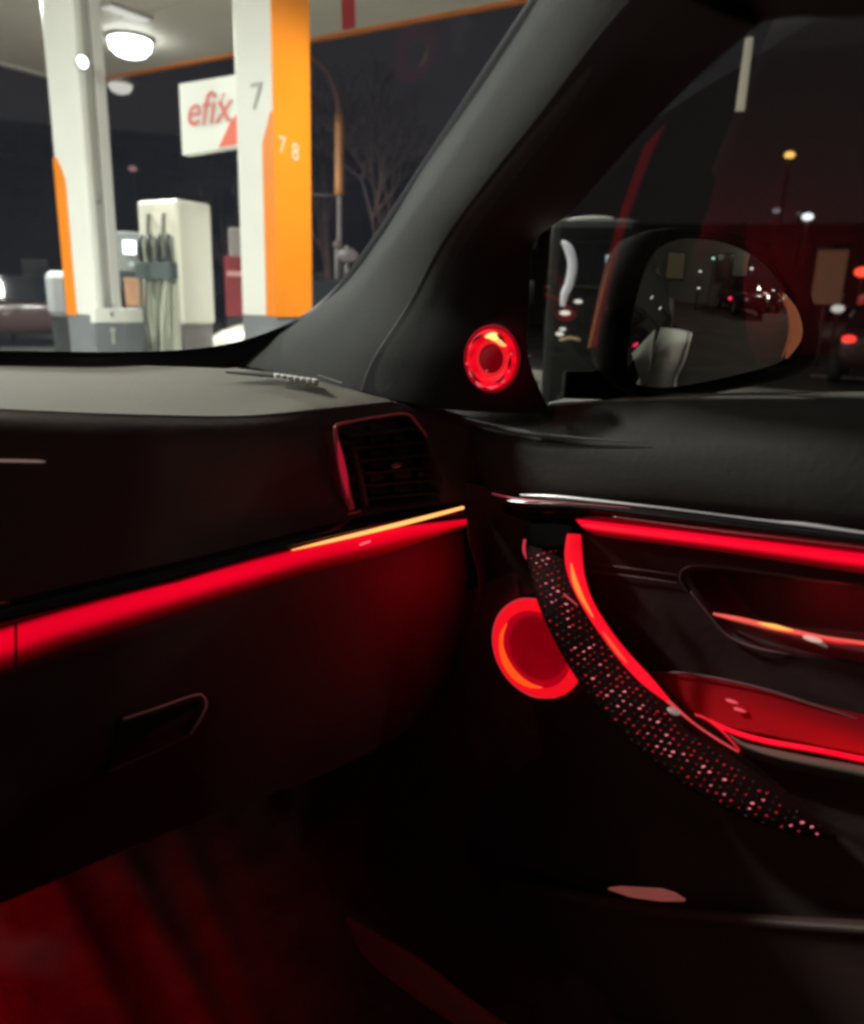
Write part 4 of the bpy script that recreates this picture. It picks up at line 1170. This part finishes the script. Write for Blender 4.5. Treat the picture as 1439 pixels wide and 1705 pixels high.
# --- speakers
def add_em(name, c, s, rough=.8): return mat(name, (.08, .004, .004), rough, spec=.1, em=c, es=s)
tw = X(826, 597, .965); tw = tw - (tw - C).normalized() * .030
NX = (V((-1, -.06, .03))).normalized()
tc_ = tw - XA * .004
TS = .86
def tsc(L_): return [(a * TS, b * TS) for a, b in L_]
tweeter = lathe('tweeter', tc_, NX, tsc([(.057, .0), (.056, .006), (.053, .009), (.050, .008)]), SAIL, car, 64)
lathe('light_ring', tc_, NX, tsc([(.0495, .010), (.046, .015), (.039, .018), (.033, .016), (.029, .010)]), led('tweeter light ring', (1, .003, .016), .85, .45, 55), tweeter, 64)
lathe('outer_bloom_ring', tc_, NX, tsc([(.0555, .0095), (.052, .013), (.0497, .011)]), add_em('outer tweeter bloom', RED, .25), tweeter, 64)  # dim emissive ring painting bloom around the tweeter light
lathe('inner_ring', tc_, NX, tsc([(.029, .011), (.027, .013), (.024, .010)]), add_em('inner tweeter ring', (1, .02, .03), .75), tweeter, 48)
lathe('dome', tc_, NX, tsc([(.0242, .010), (.018, .014), (.010, .017), (.001, .018)]), add_em('tweeter dome', RED, .14), tweeter, 40)
ta = NX.cross(ZA).normalized(); tb = ta.cross(NX)
if ta.dot(RT) < 0: ta = -ta
def tp(r, ang, h=.019): return tc_ + NX * (h * TS) + ta * (TS * r * cos(radians(ang))) + tb * (TS * r * sin(radians(ang)))
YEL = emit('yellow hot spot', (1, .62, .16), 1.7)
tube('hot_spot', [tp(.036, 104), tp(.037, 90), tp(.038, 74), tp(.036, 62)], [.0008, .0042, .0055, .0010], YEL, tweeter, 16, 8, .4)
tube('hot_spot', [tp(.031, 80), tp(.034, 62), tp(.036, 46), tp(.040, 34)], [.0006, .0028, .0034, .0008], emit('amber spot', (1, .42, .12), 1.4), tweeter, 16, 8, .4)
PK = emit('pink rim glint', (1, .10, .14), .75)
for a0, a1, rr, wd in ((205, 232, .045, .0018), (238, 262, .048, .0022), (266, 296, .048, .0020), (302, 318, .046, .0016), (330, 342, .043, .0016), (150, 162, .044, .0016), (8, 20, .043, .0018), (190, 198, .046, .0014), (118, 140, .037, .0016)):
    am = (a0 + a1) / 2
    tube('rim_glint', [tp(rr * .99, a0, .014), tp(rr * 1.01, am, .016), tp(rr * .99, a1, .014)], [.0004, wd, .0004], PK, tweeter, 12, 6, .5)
DR = mat('dark groove red', (.06, .003, .006), .5)
for a0, a1, rr in ((110, 150, .042), (30, 100, .0415), (212, 255, .0415), (285, 330, .0415), (340, 372, .042)):
    tube('groove', [tp(rr, a0, .0175), tp(rr, (a0 + a1) / 2, .0185), tp(rr, a1, .0175)], [.0003, .0020, .0003], DR, tweeter, 16, 6, .5)
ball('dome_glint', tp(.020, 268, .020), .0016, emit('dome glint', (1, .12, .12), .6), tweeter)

# large door speaker, half behind the strap
sc_ = X(897, 1078, .952)
pxm = (sc_ - C).length / F
R0 = 84 * pxm
spk = lathe('door_speaker', sc_, NX, [(R0 * 1.04, -.012), (R0 * 1.02, .002), (R0, .006)], SAIL, car, 64)
lathe('light_ring', sc_, NX, [(R0 * 1.0, .004), (R0 * .95, .012), (R0 * .86, .015), (R0 * .76, .010)], led('speaker light ring', (1, .006, .016), .90, .06, 8), spk, 72)
lathe('inner_bloom_ring', sc_, NX, [(R0 * .765, .0105), (R0 * .70, .0075), (R0 * .64, .004)], add_em('inner speaker bloom', RED, .42), spk, 64)  # emissive band painting bloom inside the speaker ring
lathe('cone', sc_, NX, [(R0 * .76, .010), (R0 * .68, .004), (R0 * .5, -.006), (R0 * .3, -.012), (R0 * .26, -.006), (R0 * .12, -.002), (.001, -.001)], led('speaker cone glow', (1, .0, .02), .20, .3, 9), spk, 64)
def spt(r, ang, h=.016):
    return sc_ + NX * h + ta * (R0 * r * cos(radians(ang))) + tb * (R0 * r * sin(radians(ang)))
tube('bright_arc', [spt(.74, q, .014) for q in (150, 170, 190, 210, 230, 250, 270, 290)], [.0008, .0026, .0034, .0050, .0056, .0050, .0034, .0006], emit('orange arc', (1, .085, .008), 1.15), spk, 50, 8, .5)
tube('rosy_rim', [spt(1.0, q, .006) for q in (95, 120, 150, 180, 210, 240, 270, 300)], [.0006, .0014, .0016, .0014, .0014, .0016, .0014, .0006], emit('rosy rim glow', (.9, .05, .08), .6), spk, 50, 6, .5)

ld = bpy.data.lights.new('dash_end_fill', 'AREA'); ld.energy = .15; ld.spread = radians(120); ld.size = .10; ld.color = (1, .0, .02)  # unseen fill added to redden the dashboard end
lo = bpy.data.objects.new('dash_end_fill', ld); col.objects.link(lo); lo.parent = car
lo.location = X(850, 985, .90); lo.rotation_euler = (V((.78, .80, .74)) - lo.location).to_track_quat('-Z', 'Y').to_euler()
# --- lower door: pocket rim, courtesy reflector, sill
POCK = mat('brown pocket vinyl', (.060, .034, .030), .6, noise=.2, scale=8, bump=.2)
pk = [
    xs((840, 1462, .93), (960, 1482, .915), (1100, 1506, .90), (1270, 1522, .89), (1439, 1532, .885), (1620, 1545, .88)),
    xs((835, 1474, .918), (955, 1496, .90), (1100, 1522, .885), (1270, 1538, .875), (1439, 1550, .87), (1620, 1562, .865)),
    xs((830, 1500, .925), (950, 1530, .905), (1100, 1560, .89), (1270, 1580, .88), (1439, 1590, .875), (1620, 1600, .87)),
    xs((820, 1640, .935), (950, 1680, .91), (1100, 1710, .89), (1270, 1740, .88), (1439, 1760, .875), (1620, 1780, .87)),
]
pocket = loft('door_pocket', pk, POCK, car, 70, 30, None, .006)
poly('courtesy_reflector', [X(1012, 1481, .882), X(1030, 1479, .882), X(1100, 1483, .882), X(1122, 1490, .882), X(1139, 1501, .882), X(1100, 1501, .882), X(1050, 1494, .882)], mat('rosy reflector', (.6, .2, .17), .35, em=(1, .25, .2), es=.16), pocket, XA * .006)
tube('sill_edge', [D(580, 1530, 1.12), D(620, 1575, 1.1), D(690, 1625, 1.06), D(780, 1690, 1.02), D(900, 1760, .98)], [.003, .014, .018, .014, .008], mat('sill edge with painted red light', (.22, .035, .035), .9, spec=.05), car, 40, 14)  # red glow from the footwell is painted into this colour

# ------------------------------------------------------------------ wing mirror
MC = D(1195, 525, 1.20)
dc = ray(1195, 525)
rdir = V((.20, -1, -.11)).normalized()
mn = (rdir - dc).normalized()
MR = 1.1
SC_ = MC - mn * MR
def msurf(px, py):
    d = ray(px, py); oc = C - SC_
    b_ = oc.dot(d); c_ = oc.dot(oc) - MR * MR
    disc = b_ * b_ - c_
    return C + d * (-b_ - sqrt(max(disc, 0)))
def mref(px, py, dist):
    p = msurf(px, py); n = (p - SC_).normalized(); d = (p - C).normalized()
    return p, (d - 2 * d.dot(n) * n).normalized()
def mpt(px, py, dist):
    p, r = mref(px, py, dist); return p + r * dist
gout = [(1058, 640), (1040, 608), (1045, 545), (1062, 470), (1085, 420), (1120, 400), (1160, 396), (1215, 404), (1268, 430), (1305, 470), (1326, 520), (1326, 570), (1310, 602), (1250, 622), (1180, 638), (1110, 648)]
mcx, mcy = 1185, 525
mir = thing('x', 'x', 'x'); bpy.data.objects.remove(mir)
def closed(pts, n):
    P = [V((x, y, 0)) for x, y in pts]; m = len(P); out = []
    for i in range(n):
        t = i / n * m; k = int(t) % m; f = t - int(t)
        a, b, c, d = P[k - 1], P[k], P[(k + 1) % m], P[(k + 2) % m]
        out.append(0.5 * ((2 * b) + (c - a) * f + (2 * a - 5 * b + 4 * c - d) * f * f + (3 * b - a - 3 * c + d) * f * f * f))
    return out
go = closed(gout, 72)
G = [[msurf(mcx + (p.x - mcx) * k, mcy + (p.y - mcy) * k) for p in go] for k in (1, .85, .7, .55, .4, .25, .1, .005)]
HOUS = mat('black mirror housing', (.004, .004, .0045), .8, spec=.08)
hout = closed([(1045, 652), (1016, 615), (1022, 540), (1040, 450), (1070, 395), (1115, 381), (1170, 380), (1232, 392), (1292, 420), (1336, 466), (1360, 530), (1360, 580), (1344, 612), (1290, 634), (1200, 652), (1115, 662)], 72)
def hp(p, back): 
    q = msurf(p.x, p.y); return q + (-mn) * back
inner = [msurf(p.x, p.y) + mn * .001 for p in go]
G2 = [[q + mn * .006 for q in inner], [ (msurf(p.x, p.y) + mn * .009) for p in [V(((a.x * .5 + b.x * .5), (a.y * .5 + b.y * .5), 0)) for a, b in zip(go, hout)]], [hp(p, -.002) for p in hout], [hp(p, .02) for p in hout],
      [hp(V((mcx + (p.x - mcx) * .92, mcy + (p.y - mcy) * .92, 0)), .07) for p in hout], [hp(V((mcx + (p.x - mcx) * .6, mcy + (p.y - mcy) * .6, 0)), .11) for p in hout], [hp(V((mcx + (p.x - mcx) * .02, mcy + (p.y - mcy) * .02, 0)), .12) for p in hout]]
mh = link('wing_mirror', grid_mesh('wing_mirror', G2, True), HOUS, car)
link('mirror_glass', grid_mesh('mirror_glass', G, True), mat('mirror silver', (.80, .82, .80), .01, metal=1.0), mh)
tube('orange_reflection_strip', [msurf(1300, 488) + mn * .004, msurf(1318, 520) + mn * .004, msurf(1321, 560) + mn * .004, msurf(1306, 596) + mn * .004], [.0012, .006, .009, .0015], mat('dull orange reflection', (.5, .17, .07), .5, em=(.6, .20, .09), es=.42), mh, 24, 8, .4)  # glowing piece stands in for an orange reflection in the glass
tube('mirror_foot', [D(940, 640, 1.16), D(1000, 640, 1.18), D(1060, 630, 1.22)], [.020, .022, .03], HOUS, mh, 14, 12, .7)

# unseen point lights added to brighten the road in the mirror
for px_, py_, ds_, pw_ in ((1287, 487, 15, 260), (1150, 500, 9, 90)):
    ql = mpt(px_, py_, ds_)
    ld = bpy.data.lights.new('mirror_road_fill', 'POINT'); ld.energy = pw_; ld.shadow_soft_size = .15; ld.color = (1, .88, .72)
    lo = bpy.data.objects.new('mirror_road_fill', ld); col.objects.link(lo); lo.location = (ql.x, ql.y, 4.2)
# own flank and rear door handle, seen in the mirror
FLANK = mat('pale metallic car paint', (.30, .31, .26), .3, metal=.3, coat=.5, noise=.05, scale=3)
G = [[V((xx, yy, zz_)) for yy in (.62, .3, 0, -.5, -1.0, -1.5, -2.0, -2.6)] for xx, zz_ in ((1.02, 1.03), (1.07, .98), (1.10, .90), (1.12, .75), (1.11, .58), (1.12, .42), (1.05, .26))]
fl = link('body_side', grid_mesh('body_side', G), FLANK, car)
for y_ in (-.62, -1.55):
    tube('door_handle', [V((1.088, y_ - .10, .86)), V((1.125, y_ - .07, .862)), V((1.125, y_ + .07, .866)), V((1.088, y_ + .10, .868))], .010, SAIL, fl, 20, 8)
def mlight(px, py, dist, r, c, s, label):
    q = mpt(px, py, dist)
    zz_ = max(q.z, .4)
    t = thing('street_light', label, 'street light', (q.x, q.y, 0), 0, 'lights behind the car')
    tube('pole', [V((q.x, q.y, 0)), V((q.x, q.y, zz_))], .03, POLE, t, 3, 6)
    ball('lantern', V((q.x, q.y, zz_)), r, emit('lantern %s' % label[:30], c, s), t, (1.3, 1.3, .7))
for a in ((1087, 430, 9, .07, (1, .95, .85), 3, 'upper white light at the inner edge of the wing mirror'),
          (1077, 503, 9, .08, (1, .97, .9), 3, 'middle white light at the inner edge of the wing mirror'),
          (1166, 452, 13, .08, (.9, .95, .9), 1, 'small white light inside the building reflection'),
          (1188, 430, 13, .08, (.6, 1, .9), 1.4, 'greenish light at the top of the building reflection'),
          (1217, 497, 12, .11, (1, .03, .12), 2.2, 'red light in the middle of the wing mirror'),
          (1252, 447, 14, .10, (.9, .9, .85), 1.2, 'slanting white light high in the wing mirror'),
          (1274, 492, 14, .18, (1, .5, .42), 1.5, 'pink cluster light towards the outer side of the mirror'),
          (1287, 487, 15, .16, (1, .95, .9), 3, 'brightest white light towards the outer side of the mirror'),
          (1268, 478, 16, .10, (1, .6, .5), 1.4, 'small pink light above the pink cluster'),
          (1312, 503, 14, .15, (1, .98, .95), 3.5, 'white light at the outer edge of the mirror'),
          (1240, 484, 16, .07, (.7, .9, .7), .7, 'faint greenish light left of the pink cluster'),
          (1163, 480, 12, .06, (1, .95, .9), 1.4, 'white light low in the building reflection')):
    mlight(*a)
q = mpt(1166, 450, 16)
building(0, 0, 6.5, 7, 'grey block with lit windows behind the car', {(0, 1), (1, 1), (1, 0)}, base=V((q.x, q.y, 0)), face=V((q.x - MC.x, q.y - MC.y, 0)).normalized(), m=mat('grey plaster', (.16, .17, .16), .8, noise=.2, scale=.5))
q = mpt(1228, 525, 13)
parked_car((q.x, q.y, 0), radians(8), BLACKP, 'black car with pale wheels seen in the wing mirror behind us')
q = mpt(1268, 505, 16)
parked_car((q.x, q.y, 0), radians(4), BLACKP, 'black car with headlights on, farther back in the wing mirror', head_on=True)
